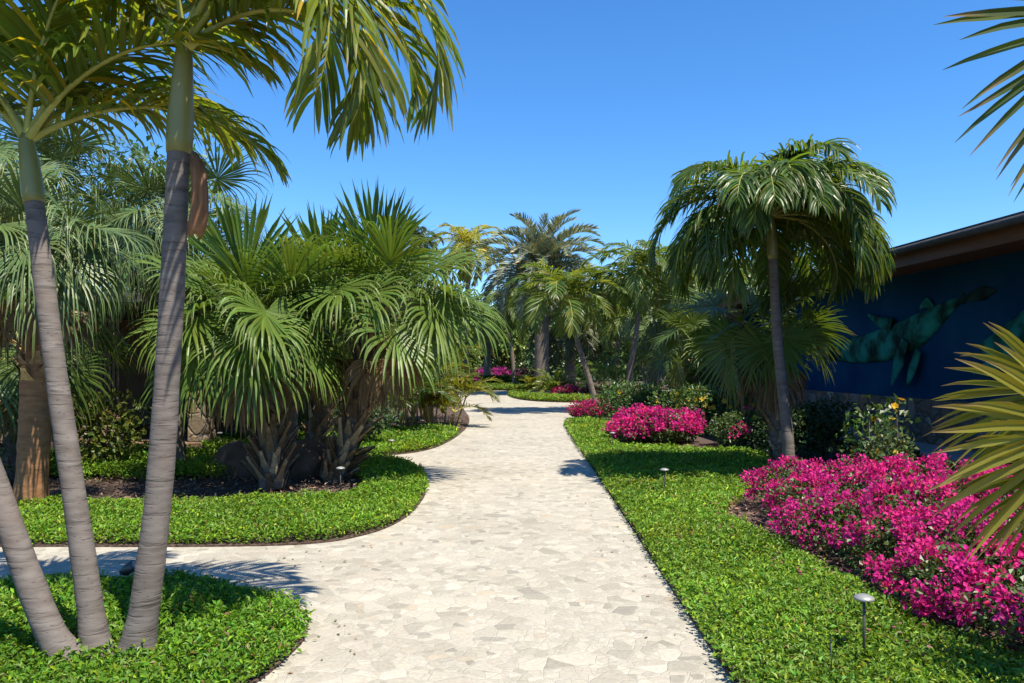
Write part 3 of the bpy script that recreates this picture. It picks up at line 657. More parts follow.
# --- main feather palm on the right
FKR = dict(bend=115, p=1.2, ll=.60, w=.017, n=54, droop=.78, vang=12, base=(.095, .165, .035), tip=.25, ribr=.016, S=5)
b4 = Vector((*gp(789, 486), .05)); Y4 = b4.y
feather_palm('palm_tree', b4, rel(b4, [b4, at(787, 430, Y4), at(778, 345, Y4), at(773, 258, Y4)]), .085, .062, .62,
             'full crowned feather palm rising behind the big bougainvillea on the right', nf=24, L=1.95, seed=21, fk=FKR, cone=(82, -4), front=44,
             crown=[(8, 38, 2.1, 130), (345, 22, 1.9, 110), (30, 12, 1.9, 95), (172, 40, 2.1, 130), (190, 15, 1.8, 100), (355, 0, 1.7, 80), (25, 70, 1.5, 90), (168, 70, 1.5, 90), (285, 84, .9, 60), (340, 66, 1.5, 95), (45, 14, 1.9, 100), (70, 22, 1.8, 110), (330, 30, 2.0, 140), (10, 6, 1.8, 85), (315, 26, 1.8, 125), (332, 8, 1.6, 100), (345, 40, 1.8, 150), (18, 22, 1.8, 130), (215, 24, 1.7, 125), (200, 36, 1.8, 150), (250, 50, 1.8, 140), (295, 46, 1.8, 140), (270, 62, 1.9, 140)])
# --- fan palm growing beside it
b5 = Vector((*gp(785, 476), .05)); Y5 = b5.y + .25
FKF = dict(base=(.10, .165, .03), n=40, droop=.35, Rr=.78)
fan_palm(b5, rel(b5, [b5, at(776, 430, Y5), at(768, 380, Y5), at(765, 338, Y5)]), .11, .10, 'brown fan palm half hidden behind the tall feather palm',
         crown=[(200, 20, 1.0, dict(Rr=.95, pet=.55, tilt=55, bend=40)), (170, 45, 1.0, dict(Rr=.9, pet=.9, tilt=10, bend=30, droop=.25)), (340, 25, 1., dict(pet=.7, tilt=50)), (15, 35, 1., None), (250, 15, .9, dict(tilt=60)), (20, 62, 1.1, None), (345, 55, 1.1, None), (50, 40, 1.1, None)],
         nf=8, seed=22, fk=FKF, pet=.75, nb=60, cone=(70, -10))

# --- big fan palm clump on the left
FKL = dict(base=(.125, .20, .032), n=46, droop=1.25, start=.44, united=.46, narrow=.72, S=8, cup=.2, tip=.3)
b6 = Vector((*gp(272, 492), .05)); Y6 = b6.y
BK = dict(L=.34, w=.05, out=30)
fan_palm(b6, rel(b6, [b6, at(270, 440, Y6), at(258, 385, Y6), at(250, 335, Y6)]), .15, .14, 'leafy fan palm on the left side of the clump with shaggy old leaf bases',
         crown=[(270, 78, 1.25, dict(droop=.12, tilt=0, bend=8, pet=.8, span=105, united=.72, n=24, narrow=.6, cup=.3, start=.7, fold=.5)), (300, 35, 1.1, None), (240, 30, 1.1, None), (340, 55, 1.15, None), (195, 55, 1.15, None), (250, 12, .95, dict(tilt=55))],
         nf=24, seed=31, fk=FKL, Rr=.92, pet=.85, nb=90, bootk=BK, dead=5, cone=(82, -2), group='fan palms in the left clump')
b7 = Vector((*gp(330, 484), .05)); Y7 = b7.y
fan_palm(b7, rel(b7, [b7, at(345, 450, Y7), at(362, 385, Y7), at(374, 318, Y7)]), .15, .14, 'leafy fan palm leaning right over the path with overlapping tan leaf bases',
         crown=[(275, 80, 1.2, dict(droop=.12, tilt=0, bend=8, pet=.8, span=105, united=.72, n=24, narrow=.6, cup=.3, start=.7, fold=.5)), (315, 75, 1.2, dict(droop=.12, tilt=0, bend=8, pet=.8, span=105, united=.72, n=24, narrow=.6, cup=.3, start=.7, fold=.5)), (350, 40, 1.25, None), (8, 32, 1.3, None), (330, 25, 1.2, None), (20, 50, 1.2, None), (250, 40, 1.1, None)],
         nf=24, seed=32, fk=FKL, Rr=.92, pet=.9, nb=110, bootk=BK, dead=5, cone=(82, 2), group='fan palms in the left clump')
b7b = Vector((-3.3, 13.0, .05))
fan_palm(b7b, [Vector((0, 0, 0)), Vector((.1, 0, 1.1)), Vector((.15, 0, 2.4))], .15, .13, 'fan palm at the back of the left clump showing only upper leaves',
         crown=[(270, 80, 1.2, dict(droop=.12, tilt=0, bend=8, pet=.8, span=105, united=.72, n=24, narrow=.6, cup=.3, start=.7, fold=.5)), (300, 70, 1.1, dict(droop=.12, tilt=0, bend=8, pet=.8, span=105, united=.72, n=24, narrow=.6, cup=.3, start=.7, fold=.5))], nf=24, seed=33, fk=FKL, Rr=.98, pet=1.0, nb=60, bootk=BK, dead=4, group='fan palms in the left clump')
# --- cabbage-like palms behind the grey clump
FKS = dict(base=(.115, .175, .05), n=54, droop=1.9, start=.38, united=.38, narrow=.6, S=8, cup=.15, mat=M_silver, tip=.35)
b8 = Vector((*gp(30, 512), .05)); Y8 = b8.y
fan_palm(b8, rel(b8, [b8, at(34, 440, Y8), at(38, 340, Y8), at(42, 258, Y8)]), .165, .15, 'stout reddish brown palm with sawn tan leaf stubs behind the grey trunks',
         crown=[(285, 20, 1.0, None), (320, 20, 1.05, None), (345, 45, 1.1, None), (265, 48, 1., None)], nf=20, seed=41, fk=FKS, Rr=.85, pet=.75, nb=70,
         bootk=dict(L=.16, w=.06, out=38, cols=((.38, .24, .10), (.30, .2, .11), (.16, .1, .06)), u0=.55, u1=1.), dead=3, cone=(75, -15),
         bark=mat_trunk('reddish_bark', (.19, .085, .035), (.32, .17, .08), (.08, .04, .02), 8.))
b9 = Vector((-5.0, 11.6, .05))
fan_palm(b9, [Vector((0, 0, 0)), Vector((-.1, 0, 1.8)), Vector((.05, 0, 3.6))], .15, .13, 'tall silvery fan palm filling the gap between the two grey trunks',
         nf=30, seed=42, fk=FKS, Rr=.92, pet=.95, nb=40, dead=3, cone=(80, -40))
b10 = Vector((-7.6, 12.4, .05))
fan_palm(b10, [Vector((0, 0, 0)), Vector((.1, 0, 2.2)), Vector((.2, 0, 4.3))], .16, .13, 'tallest silvery fan palm at the far left behind the clump',
         nf=30, seed=43, fk=FKS, Rr=.95, pet=1.0, nb=40, dead=3, cone=(80, -40))
b11 = Vector((-4.2, 14.6, .05))
fan_palm(b11, [Vector((0, 0, 0)), Vector((.1, 0, 1.4)), Vector((.1, 0, 2.7))], .15, .13, 'green fan palm behind the dried sheath of the right grey palm',
         nf=26, seed=44, fk=dict(FKS, base=(.07, .12, .035), mat=M_fan), Rr=.9, pet=1.0, nb=40, dead=3, cone=(80, -40))

b11b = Vector((-7.0, 10.9, .05))
fan_palm(b11b, [Vector((0, 0, 0)), Vector((.1, 0, 1.0)), Vector((.15, 0, 1.9))], .16, .14, 'dark green fan palm at the far left edge behind the stout palm',
         nf=24, seed=45, fk=dict(FKL, base=(.09, .15, .03)), Rr=.9, pet=.9, nb=40, dead=4, cone=(80, -40))

# --- near fan palm just outside the right edge whose leaves reach into the picture
b12 = Vector((2.75, 2.6, .05))
hub1 = at(1095, 425, 2.7); hub2 = at(1135, 5, 2.3)
def near_leaf(root, top, hub, seed, a_deg, Rr, n, span, base, yellow, droop, yaw=180, roll=78):
    rng = np.random.default_rng(seed)
    me, pm = fan_mesh(rng, Rr=Rr, pet=.02, e0=a_deg, bend=0, tilt=0, span=span, n=n, droop=droop, cup=.10, base=base, yellow=yellow, roll=roll, tip=.85, tipcol=(.33, .20, .11), united=.42, fold=.35, start=.45, S=8, wmul=1.25, narrow=.98)
    o = link('fan_leaf', me, root, hub, (0, 0, R(yaw)))
    P = spline([top, (top + hub) / 2 + Vector((.1, 0, .12)), hub], 12)
    link('petiole', add_tube(MB(), P - np.array(hub), np.linspace(.016, .009, 12), (.2, .22, .06), 7).mesh('petiole', M_rib, True), o, (0, 0, 0), (0, 0, R(-yaw)))
r12 = fan_palm(b12, [Vector((0, 0, 0)), Vector((.05, 0, .8)), Vector((.05, 0, 1.5))], .13, .12, 'near fan palm at the right edge with yellowing leaves reaching into view',
               crown=[(20, 50, 1, None), (300, 40, 1, None), (330, 20, 1, None), (60, 30, 1, None)], nf=0, seed=51, fk=dict(base=(.09, .13, .02), n=34), Rr=.8, pet=.7, nb=50, dead=0)
tp = Vector((.05, 0, 1.45))
near_leaf(r12, tp, hub1 - b12, 61, -20, .62, 17, 112, (.16, .18, .02), .85, .10, yaw=184, roll=72)
near_leaf(r12, tp, hub2 - b12, 62, -33, .64, 17, 80, (.06, .105, .018), .12, .06, yaw=184, roll=78)
near_leaf(r12, tp, hub1 - b12 + Vector((.1, .15, -.12)), 63, -30, .56, 19, 120, (.11, .15, .02), .5, .2, yaw=176, roll=60)
near_leaf(r12, tp, hub1 - b12 + Vector((.12, .3, .12)), 64, -8, .56, 18, 90, (.13, .16, .02), .65, .15, yaw=188, roll=66)

# --- middle distance palms on the right bed
FKM = dict(bend=115, p=1.2, ll=.68, w=.03, n=34, droop=.6, vang=12, base=(.125, .195, .045), tip=.2, S=4, ribr=.018)
b13 = Vector((*gp(598, 413), .05)); Y13 = b13.y
feather_palm('palm_tree', b13, rel(b13, [b13, at(588, 375, Y13), at(577, 340, Y13), at(568, 312, Y13)]), .10, .075, .5,
             'slender feather palm leaning left over the end of the path', nf=26, L=2.4, seed=71, fk=dict(FKM, bend=95, droop=.4), variants=9, cone=(80, 0), bark=M_bark_far)
b14 = Vector((*gp(624, 412), .05)); Y14 = b14.y
feather_palm('palm_tree', b14, rel(b14, [b14, at(630, 370, Y14), at(638, 320, Y14), at(641, 290, Y14)]), .10, .08, .75,
             'slender feather palm leaning right beside the pink flower bed', nf=28, L=2.5, seed=72, fk=FKM, variants=9, cone=(80, -10), bark=M_bark_far)
b15 = Vector((5.7, 31, .05))
fan_palm(b15, rel(b15, [b15, at(655, 360, 31), at(658, 318, 31)]), .24, .22, 'shaggy silvery fan palm behind the right leaning feather palm', nf=24, seed=73, fk=dict(FKS, n=30), Rr=1.2, pet=1.0, nb=60, bootk=dict(L=.4, w=.08, out=25), dead=5, variants=10, cone=(80, -45))
b16 = Vector((4.9, 20.5, .05))
fan_palm(b16, [Vector((0, 0, 0)), Vector((0, 0, 1.0)), Vector((-.05, 0, 2.1))], .15, .13, 'dark drooping fan palm left of the full crowned palm', nf=18, seed=74, fk=dict(FKL, n=34, base=(.10, .155, .03)), Rr=.9, pet=.9, nb=50, dead=4, variants=9, cone=(75, -40))
b17 = Vector((6.4, 36.5, .05))
feather_palm('palm_tree', b17, [Vector((0, 0, 0)), Vector((-.3, 0, 1.6)), Vector((-.8, 0, 3.2))], .1, .08, .5, 'thin trunked palm standing behind the two leaning feather palms', nf=20, L=2.3, seed=75, fk=dict(FKM, n=26), variants=7)
b17b = Vector((7.2, 29, .05))
feather_palm('palm_tree', b17b, [Vector((0, 0, 0)), Vector((.1, 0, 2.2)), Vector((.05, 0, 4.2))], .1, .08, .6, 'feather palm just left of the full crowned palm in the middle distance', nf=22, L=2.3, seed=76, fk=dict(FKM, n=28), variants=7)

# --- date palms, coconut palm and others far off
FKD = dict(bend=75, p=1.5, ll=.75, w=.034, n=44, droop=.10, vang=30, base=(.21, .25, .17), tip=.05, S=3, fwd=(60, 25), mat=M_silver, ribcol=(.25, .25, .15), ribr=.03)
b18 = Vector((1.6, 43, .05))
feather_palm('date_palm', b18, [Vector((0, 0, 0)), Vector((.05, 0, 3)), Vector((.1, 0, 7.0))], .42, .36, 0, 'big grey green date palm in the island bed at the end of the path', nf=84, L=4.2, seed=81, fk=FKD, variants=12, cone=(88, -40), bark=M_bark_far, ring=.12)
b19 = Vector((3.4, 46, .05))
feather_palm('date_palm', b19, [Vector((0, 0, 0)), Vector((.05, 0, 2)), Vector((.1, 0, 4.3))], .34, .3, 0, 'shorter date palm standing right of the big one', nf=50, L=3.2, seed=82, fk=dict(FKD, base=(.10, .125, .05)), variants=9, cone=(85, -40), bark=M_bark_far, ring=.12)
FKC = dict(bend=95, p=1.4, ll=.95, w=.045, n=36, droop=.5, vang=8, base=(.30, .32, .05), tip=.2, S=4, ribcol=(.34, .30, .06), ribr=.035)
b20 = Vector((-3.4, 56, .05))
feather_palm('coconut_palm', b20, [Vector((0, 0, 0)), Vector((.2, 0, 4)), Vector((.25, 0, 10.0))], .2, .15, 0, 'yellowish coconut palm against the sky left of the date palm', nf=26, L=3.5, seed=83, fk=FKC, variants=9, cone=(85, -45), bark=M_bark_far)
b21 = Vector((-1.75, 55, .05))
feather_palm('palm_tree', b21, [Vector((0, 0, 0)), Vector((0, 0, 1.6)), Vector((.05, 0, 3.2))], .3, .22, .5, 'stocky pale trunked palm at the far bend of the path', nf=16, L=2.2, seed=84, fk=dict(FKM, ll=.6, w=.03), variants=8, bark=M_bark_far)
b23 = Vector((.2, 53, .05))
feather_palm('palm_tree', b23, [Vector((0, 0, 0)), Vector((-.2, 0, 2.4)), Vector((-.5, 0, 5.2))], .15, .12, .6, 'feather palm just left of the big date palm beyond the path bend', nf=24, L=2.8, seed=86, fk=dict(FKM, ll=.8, w=.036), variants=8, cone=(80, -20), bark=M_bark_far)
b24 = Vector((5.0, 38.5, .05))
feather_palm('palm_tree', b24, [Vector((0, 0, 0)), Vector((.2, 0, 2.2)), Vector((.25, 0, 4.6))], .12, .1, .6, 'feather palm between the two leaning palms further back', nf=24, L=2.5, seed=87, fk=FKM, variants=8, cone=(80, -15), bark=M_bark_far)
b25 = Vector((8.6, 33, .05))
feather_palm('palm_tree', b25, [Vector((0, 0, 0)), Vector((.1, 0, 2.2)), Vector((0, 0, 4.4))], .12, .1, .6, 'feather palm behind the shaggy silvery fan palm on the right', nf=24, L=2.4, seed=88, fk=FKM, variants=8, cone=(80, -15), bark=M_bark_far)
b26 = Vector((-4.6, 36, .05))
feather_palm('palm_tree', b26, [Vector((0, 0, 0)), Vector((.1, 0, 1.8)), Vector((.2, 0, 3.6))], .12, .1, .6, 'feather palm rising behind the cane palms on the left', nf=24, L=2.5, seed=89, fk=FKM, variants=8, cone=(80, -15), bark=M_bark_far)
b22 = Vector((-6.2, 50, .05))
feather_palm('palm_tree', b22, [Vector((0, 0, 0)), Vector((.1, 0, 5)), Vector((.0, 0, 9.0))], .2, .15, .6, 'dark tall palm poking above the left fan palm clump', nf=20, L=2.2, seed=85, fk=dict(FKM, ll=.6, w=.03, base=(.035, .065, .025)), variants=8, bark=M_bark_far)

# --- cane palms (many stems) : yellow green clump at the left path edge, small clump on the right
def cane_palm(base, label, nst, spread, h, L, seed, basecol, group=None, fpp=5):
    rng = np.random.default_rng(seed); root = empty('cane_palm', base, label, 'palm', group)
    fr = [frond_mesh(rng, L=L * s, e0=70, bend=85, p=1.3, n=22, ll=.34, w=.018, droop=.25, vang=18, base=basecol, tip=.1, S=3, ribcol=(.34, .31, .06), ribr=.010) for s in (.8, .9, 1., 1.1, 1.0)]
    for i in range(nst):
        a = rng.uniform(0, 6.28); d = spread * math.sqrt(rng.random()); b = Vector((math.cos(a) * d, math.sin(a) * d, 0)); hh = h * rng.uniform(.35, 1)
        t = b + Vector((math.cos(a) * d * .5, math.sin(a) * d * .5, hh))
        link('cane', add_tube(MB(), spline([b, (b + t) / 2, t], 10), np.linspace(.028, .018, 10), (.22, .2, .07), 8).mesh('cane', M_rib, True), root)
        for j in range(fpp):
            me, rm = fr[rng.integers(0, 5)]
            o = link('frond', me, root, t, (0, R(rng.uniform(-10, 45)), rng.uniform(0, 6.28))); link('midrib', rm, o)
    return root
cane_palm(Vector((-1.95, 20.6, .05)), 'bushy yellow green cane palm spilling over the left path edge', 15, .55, 1.0, 1.15, 91, (.13, .155, .02))
cane_palm(Vector((-2.7, 22.5, .05)), 'taller cane palm behind the bushy one at the left path edge', 14, .6, 1.6, 1.3, 92, (.10, .14, .02))
cane_palm(Vector((-2.9, 18.6, .05)), 'dark cane palm beside the fan palm clump', 12, .5, 1.1, 1.2, 93, (.06, .11, .02))
cane_palm(Vector((4.4, 30.0, .05)), 'young cane palm with pale stems behind the two leaning palms', 9, .7, 2.0, 1.5, 94, (.07, .14, .03), fpp=4)
cane_palm(Vector((-3.6, 30.5, .05)), 'cane palm far along the left path edge', 10, .7, 1.5, 1.4, 95, (.08, .13, .02), fpp=4)

# ------------------------------------------------------------------ shrubs and broadleaf trees
def leaf_cloud(rng, blobs, n, leaf, base, var=.25, asp=.34, shell=.55, upb=.5):
    """leaves spread through a set of ellipsoids (cx,cy,cz,rx,ry,rz)"""
    B = np.array(blobs, float); wgt = (B[:, 3] * B[:, 4] + B[:, 4] * B[:, 5] + B[:, 3] * B[:, 5]); k = rng.choice(len(B), n, p=wgt / wgt.sum())
    u = nrm(rng.normal(0, 1, (n, 3))); rad = 1 - (1 - shell) * rng.random(n) ** 1.6
    rad *= 1 + .16 * np.sin(u[:, 0] * 7 + k) * np.sin(u[:, 2] * 8 + k * 2) + .08 * np.sin(u[:, 1] * 15 + u[:, 0] * 11)
    P = B[k, :3] + u * rad[:, None] * B[k, 3:]
    ok = P[:, 2] > .03; P, u = P[ok], u[ok]; n = len(P)
    D = nrm(u * .6 + rng.normal(0, .6, (n, 3)) + np.array([0, 0, .15])); Up = nrm(u * .7 + np.array([0, 0, upb]) + rng.normal(0, .35, (n, 3)))
    L = leaf * rng.uniform(.65, 1.35, n)
    V, F = leaf_quads(P, D, Up, L, L * asp)
    c = hsv_var(base, n, rng, var, .15)
    return V, F, np.repeat(c, 4, 0), P, u
def rand_blobs(rng, rx, ry, h, nb, z0=0.):
    out = []
    for i in range(nb):
        a = rng.uniform(0, 6.28); d = math.sqrt(rng.random()) * .62; s = rng.uniform(.4, .62)
        out.append((math.cos(a) * d * rx, math.sin(a) * d * ry, z0 + h * rng.uniform(.32, .70), rx * s, ry * s, h * rng.uniform(.26, .38)))
    return out
def stems(rng, blobs, col=(.10, .075, .05), r=.012, n=10):
    mb = MB()
    for i in range(n):
        b = blobs[rng.integers(0, len(blobs))]; a = Vector((b[0] * .25 + rng.normal(0, .05), b[1] * .25 + rng.normal(0, .05), 0)); c = Vector((b[0], b[1], b[2] + b[5] * .4))
        add_tube(mb, spline([a, (a + c) / 2 + Vector((rng.normal(0, .06), rng.normal(0, .06), .05)), c], 8), np.linspace(r, r * .4, 8), col, 6)
    return mb.mesh('stems', M_wood, True)
def shrub(name, base, rx, ry, h, label, n=2500, leaf=.06, col=(.05, .10, .02), seed=0, cat='shrub', group=None, nb=9, flowers=None, var=.25, stem=True, asp=.34):
    rng = np.random.default_rng(seed); root = empty(name, base, label, cat, group)
    bl = rand_blobs(rng, rx, ry, h, nb)
    V, F, C, P, u = leaf_cloud(rng, bl, n, leaf, col, var, asp)
    link('foliage', MB().add(V, F, C).mesh('foliage', M_shrub), root)
    if stem: link('stems', stems(rng, bl, n=8), root)
    if flowers:
        fcol, fn, fs = flowers
        k = rng.choice(len(P), min(fn * 3, len(P)), replace=False); k = k[(u[k, 2] > -.1)][:fn]
        mb = MB()
        for i in k:
            c = P[i] + u[i] * fs * .3; m = 6; a = np.arange(m) * 6.283 / m + rng.random() * 6
            t1 = nrm(np.cross(u[i], [.1, .3, 1.])); t2 = np.cross(u[i], t1)
            D = nrm(np.cos(a)[:, None] * t1 + np.sin(a)[:, None] * t2 + .35 * u[i])
            V, F = leaf_quads(np.tile(c, (m, 1)), D, np.tile(u[i], (m, 1)), np.full(m, fs * .55), np.full(m, fs * .24))
            mb.add(V, F, np.repeat(hsv_var(fcol, m, rng, .12, .05), 4, 0))
        tag(link('flowers', mb.mesh('flowers', M_flower), root), kind='stuff')
    return root
def bougainvillea(base, blobs, label, nleaf, nclu, leaf, cr, pet, per, seed, col=(.64, .028, .24), frac_top=-.1, group=None, leafcol=(.075, .125, .03), drift_min=-.7):
    rng = np.random.default_rng(seed); root = empty('bougainvillea', base, label, 'flowering shrub', group)
    V, F, C, P, u = leaf_cloud(rng, blobs, nleaf, leaf, leafcol, .3, .36, .5)
    link('foliage', MB().add(V, F, C).mesh('foliage', M_shrub), root)
    link('stems', stems(rng, blobs, n=26, r=.014), root)
    # bract clusters sit on the outer skin, gathered in drifts
    out = np.ones(len(P), bool)
    for b in blobs: out &= (((P - np.array(b[:3])) / np.array(b[3:])) ** 2).sum(1) > .72
    drift = fbm(P[:, 0], P[:, 1], 3.1, seed) + .7 * fbm(P[:, 2] + P[:, 0], P[:, 1], 6.3, seed + 1)
    k = np.where(out & (u[:, 2] > frac_top) & (drift > drift_min))[0]; rng.shuffle(k); k = k[:nclu]
    m = per; n = len(k) * m
    w = nrm(rng.normal(0, 1, (n, 3))); cc = np.repeat(P[k], m, 0); uu = np.repeat(u[k], m, 0); rr = cr * np.repeat(rng.uniform(.5, 1.25, len(k)), m)
    pos = cc + uu * rr[:, None] * .25 + w * (rr * rng.random(n) ** .45)[:, None]
    D = nrm(w + uu * .4 + rng.normal(0, .5, (n, 3))); Up = nrm(uu + w + rng.normal(0, .5, (n, 3)))
    L = pet * rng.uniform(.7, 1.25, n); Vf, Ff = leaf_quads(pos, D, Up, L, L * .42, .12)
    cm = hsv_var(col, len(k), rng, .14, .07); c = np.repeat(cm, m, 0) * rng.uniform(.8, 1.25, (n, 1))
    red = rng.random(n) < .03; c[red] = np.array([.55, .04, .07])
    tag(link('blossoms', MB().add(Vf, Ff, np.repeat(c, 4, 0)).mesh('blossoms', M_flower), root), kind='stuff')
    return root

def blob_list(lst, base):
    return [(x - base[0], y - base[1], z * .78, rx, ry, rz * .82) for x, y, z, rx, ry, rz in lst]
BB = Vector((3.7, 6.6, .05))
bl = [(3.15, 8.7, .30, .45, .5, .32), (3.75, 8.4, .36, .6, .6, .34), (2.95, 7.7, .28, .36, .5, .30), (3.5, 7.4, .36, .6, .65, .34), (4.3, 7.8, .40, .7, .7, .36), (3.05, 6.7, .28, .38, .5, .30), (3.6, 6.4, .36, .5, .6, .34),
      (4.3, 6.6, .42, .7, .7, .38), (5.0, 7.1, .42, .7, .8, .38), (3.2, 5.8, .28, .38, .45, .30), (3.75, 5.5, .36, .5, .55, .34), (4.5, 5.5, .40, .7, .7, .40), (3.35, 5.05, .26, .38, .4, .28), (3.95, 4.7, .32, .55, .5, .34), (3.6, 4.3, .24, .4, .36, .26), (5.2, 6.0, .4, .6, .8, .4), (4.4, 4.3, .34, .5, .5, .36)]
bl = [(x - (.34 if y < 7 else .02), y, z, a, b, c) for x, y, z, a, b, c in bl] + [(2.95, 4.45, .24, .38, .4, .28), (3.25, 4.05, .28, .42, .4, .3), (2.75, 5.0, .22, .3, .4, .26), (5.2, 5.0, .4, .6, .8, .4), (5.6, 6.6, .4, .6, .8, .36)]
bougainvillea(BB, blob_list(bl, BB), 'large sprawling bougainvillea covered in magenta blossoms at the right front', 46000, 880, .042, .078, .034, 50, 101, drift_min=-.5, frac_top=-.3)
B2 = Vector((2.9, 16.4, .05))
bl = [(2.5, 16.2, .3, .5, .5, .34), (3.1, 16.2, .4, .6, .6, .40), (3.55, 16.5, .38, .45, .5, .36), (2.9, 17.0, .40, .55, .55, .38)]
bougainvillea(B2, blob_list(bl, B2), 'round magenta bougainvillea in the middle of the right bed', 9000, 210, .06, .10, .055, 34, 102)
B3 = Vector((2.9, 24.6, .05))
bl = [(2.2, 23.9, .22, .45, .5, .26), (2.9, 24.5, .25, .6, .6, .3), (3.6, 25, .28, .6, .6, .34), (4.2, 25.2, .28, .5, .5, .34)]
bougainvillea(B3, blob_list(bl, B3), 'low pink bougainvillea round the feet of the two leaning palms', 6000, 130, .07, .12, .065, 26, 103, (.42, .02, .13))
B4 = Vector((3.4, 39, .05))
bl = [(2.7, 38.6, .25, .6, .5, .3), (3.5, 38.4, .3, .7, .5, .36), (4.4, 38.2, .3, .7, .5, .36)]
bougainvillea(B4, blob_list(bl, B4), 'small rosy bougainvillea beside the pale rock on the island bed', 3000, 90, .1, .16, .1, 20, 104, (.40, .03, .12))
B5 = Vector((-2.3, 60, .05))
bl = [(-4.2, 60, .5, 1.2, .8, .6), (-2.8, 60, .7, 1.3, .8, .7), (-1.4, 60, .75, 1.2, .8, .7), (-.2, 60, .6, 1.0, .8, .6)]
bougainvillea(B5, blob_list(bl, B5), 'distant purple pink bougainvillea above the clipped hedge', 4500, 230, .14, .24, .14, 22, 105, (.36, .03, .22))
B6 = Vector((3.7, 18.8, .05))
bl = [(5.0, 15.8, .5, .5, .6, .4), (4.4, 15.6, .4, .45, .5, .4)]
bougainvillea(Vector((4.8, 15.7, .05)), blob_list(bl, (4.8, 15.7)), 'sparse magenta bougainvillea in the shade behind the tall palm', 4500, 10, .06, .10, .055, 24, 106)

# yellow flowering shrubs on the right
shrub('yellow_flower_shrub', Vector((4.35, 18.6, .05)), 1.5, 1.3, 1.25, 'leafy shrub dotted with yellow flowers behind the round bougainvillea', 6500, .085, (.07, .13, .025), 111, 'flowering shrub', flowers=((.75, .55, .05), 70, .13))
shrub('yellow_flower_shrub', Vector((3.5, 21.6, .05)), 1.1, 1.1, 1.1, 'leafy shrub with few yellow flowers beside the right leaning palm', 4500, .085, (.08, .15, .035), 112, 'flowering shrub', flowers=((.75, .55, .05), 14, .12))
shrub('green_shrub', Vector((4.95, 13.4, .05)), .95, .9, 1.05, 'dark leafy shrub left of the foot of the full crowned palm', 4500, .07, (.04, .075, .02), 113)
shrub('yellow_flower_shrub', Vector((4.45, 9.6, .05)), .5, .5, 1.25, 'tall loose plant with orange yellow flowers behind the big bougainvillea', 420, .085, (.06, .12, .025), 114, 'flowering shrub', flowers=((.78, .48, .03), 10, .10), nb=8)
shrub('yellow_flower_shrub', Vector((4.25, 8.75, .05)), .42, .4, .98, 'small pale green shrub with yellow flowers among the magenta blossoms', 1300, .055, (.10, .15, .05), 115, 'flowering shrub', flowers=((.80, .62, .05), 12, .075), nb=7)
shrub('yellow_flower_shrub', Vector((5.5, 7.9, .05)), .6, .7, .8, 'low yellow flowered shrub under the near fan palm leaves', 1600, .06, (.08, .13, .03), 116, 'flowering shrub', flowers=((.80, .58, .05), 12, .08), nb=7)
shrub('green_shrub', Vector((5.3, 10.8, .05)), .4, .5, .5, 'dark shrub before the grey ledge of the mural wall', 900, .08, (.035, .065, .018), 117, nb=7)
# left understorey
shrub('green_shrub', Vector((-5.9, 11.6, .05)), .8, .6, 1.45, 'loose yellow green shrub before the slatted screen', 1100, .10, (.12, .15, .025), 121, nb=8, asp=.28)
shrub('green_shrub', Vector((-7.2, 9.6, .05)), .9, .7, .9, 'dark shrub at the left edge behind the stout palm', 2200, .08, (.04, .08, .02), 122)
shrub('green_shrub', Vector((-2.9, 15.3, .05)), .7, .6, .95, 'pale green shrub seen under the fan palm clump', 1600, .075, (.08, .13, .05), 123)
shrub('green_shrub', Vector((-4.9, 16.2, .05)), 1.0, .7, 1.4, 'green shrub before the pavilion wall', 2200, .09, (.06, .11, .025), 124)
# hedge and far shrubs
def hedge(base, lx, ly, h, label, n, leaf, col, seed):
    rng = np.random.default_rng(seed); root = empty('hedge', base, label, 'hedge')
    x = rng.uniform(-lx / 2, lx / 2, n); face = rng.random(n); y = np.where(face < .5, -ly / 2 + rng.random(n) ** 2 * .2, rng.uniform(-ly / 2, ly / 2, n)); z = np.where(face < .5, rng.uniform(.02, h, n), h - rng.random(n) ** 2 * .15)
    z *= 1 + .04 * fbm(x, y, 2.)
    D = nrm(rng.normal(0, 1, (n, 3)) + np.array([0, -.4, .5])); Up = nrm(rng.normal(0, .4, (n, 3)) + np.array([0, -.4, .8])); L = leaf * rng.uniform(.7, 1.3, n)
    V, F = leaf_quads(np.stack([x, y, z], 1), D, Up, L, L * .36)
    link('foliage', MB().add(V, F, np.repeat(hsv_var(col, n, rng, .25, .12), 4, 0)).mesh('foliage', M_shrub), root)
    mb = MB()
    for i in range(int(lx / .6)): add_tube(mb, [(-lx / 2 + .3 + i * .6, 0, 0), (-lx / 2 + .3 + i * .6, .02, h * .8)], [.03, .015], (.1, .08, .05), 6)
    link('stems', mb.mesh('stems', M_wood), root)
hedge(Vector((-.1, 55.2, .05)), 4.4, 1.2, .78, 'low clipped hedge beyond the far bend of the path', 9000, .13, (.06, .12, .02), 131)
hedge(Vector((.9, 60.5, .05)), 2.2, 1.2, 1.2, 'dark maroon hedge right of the distant bougainvillea', 2500, .16, (.05, .035, .035), 132)

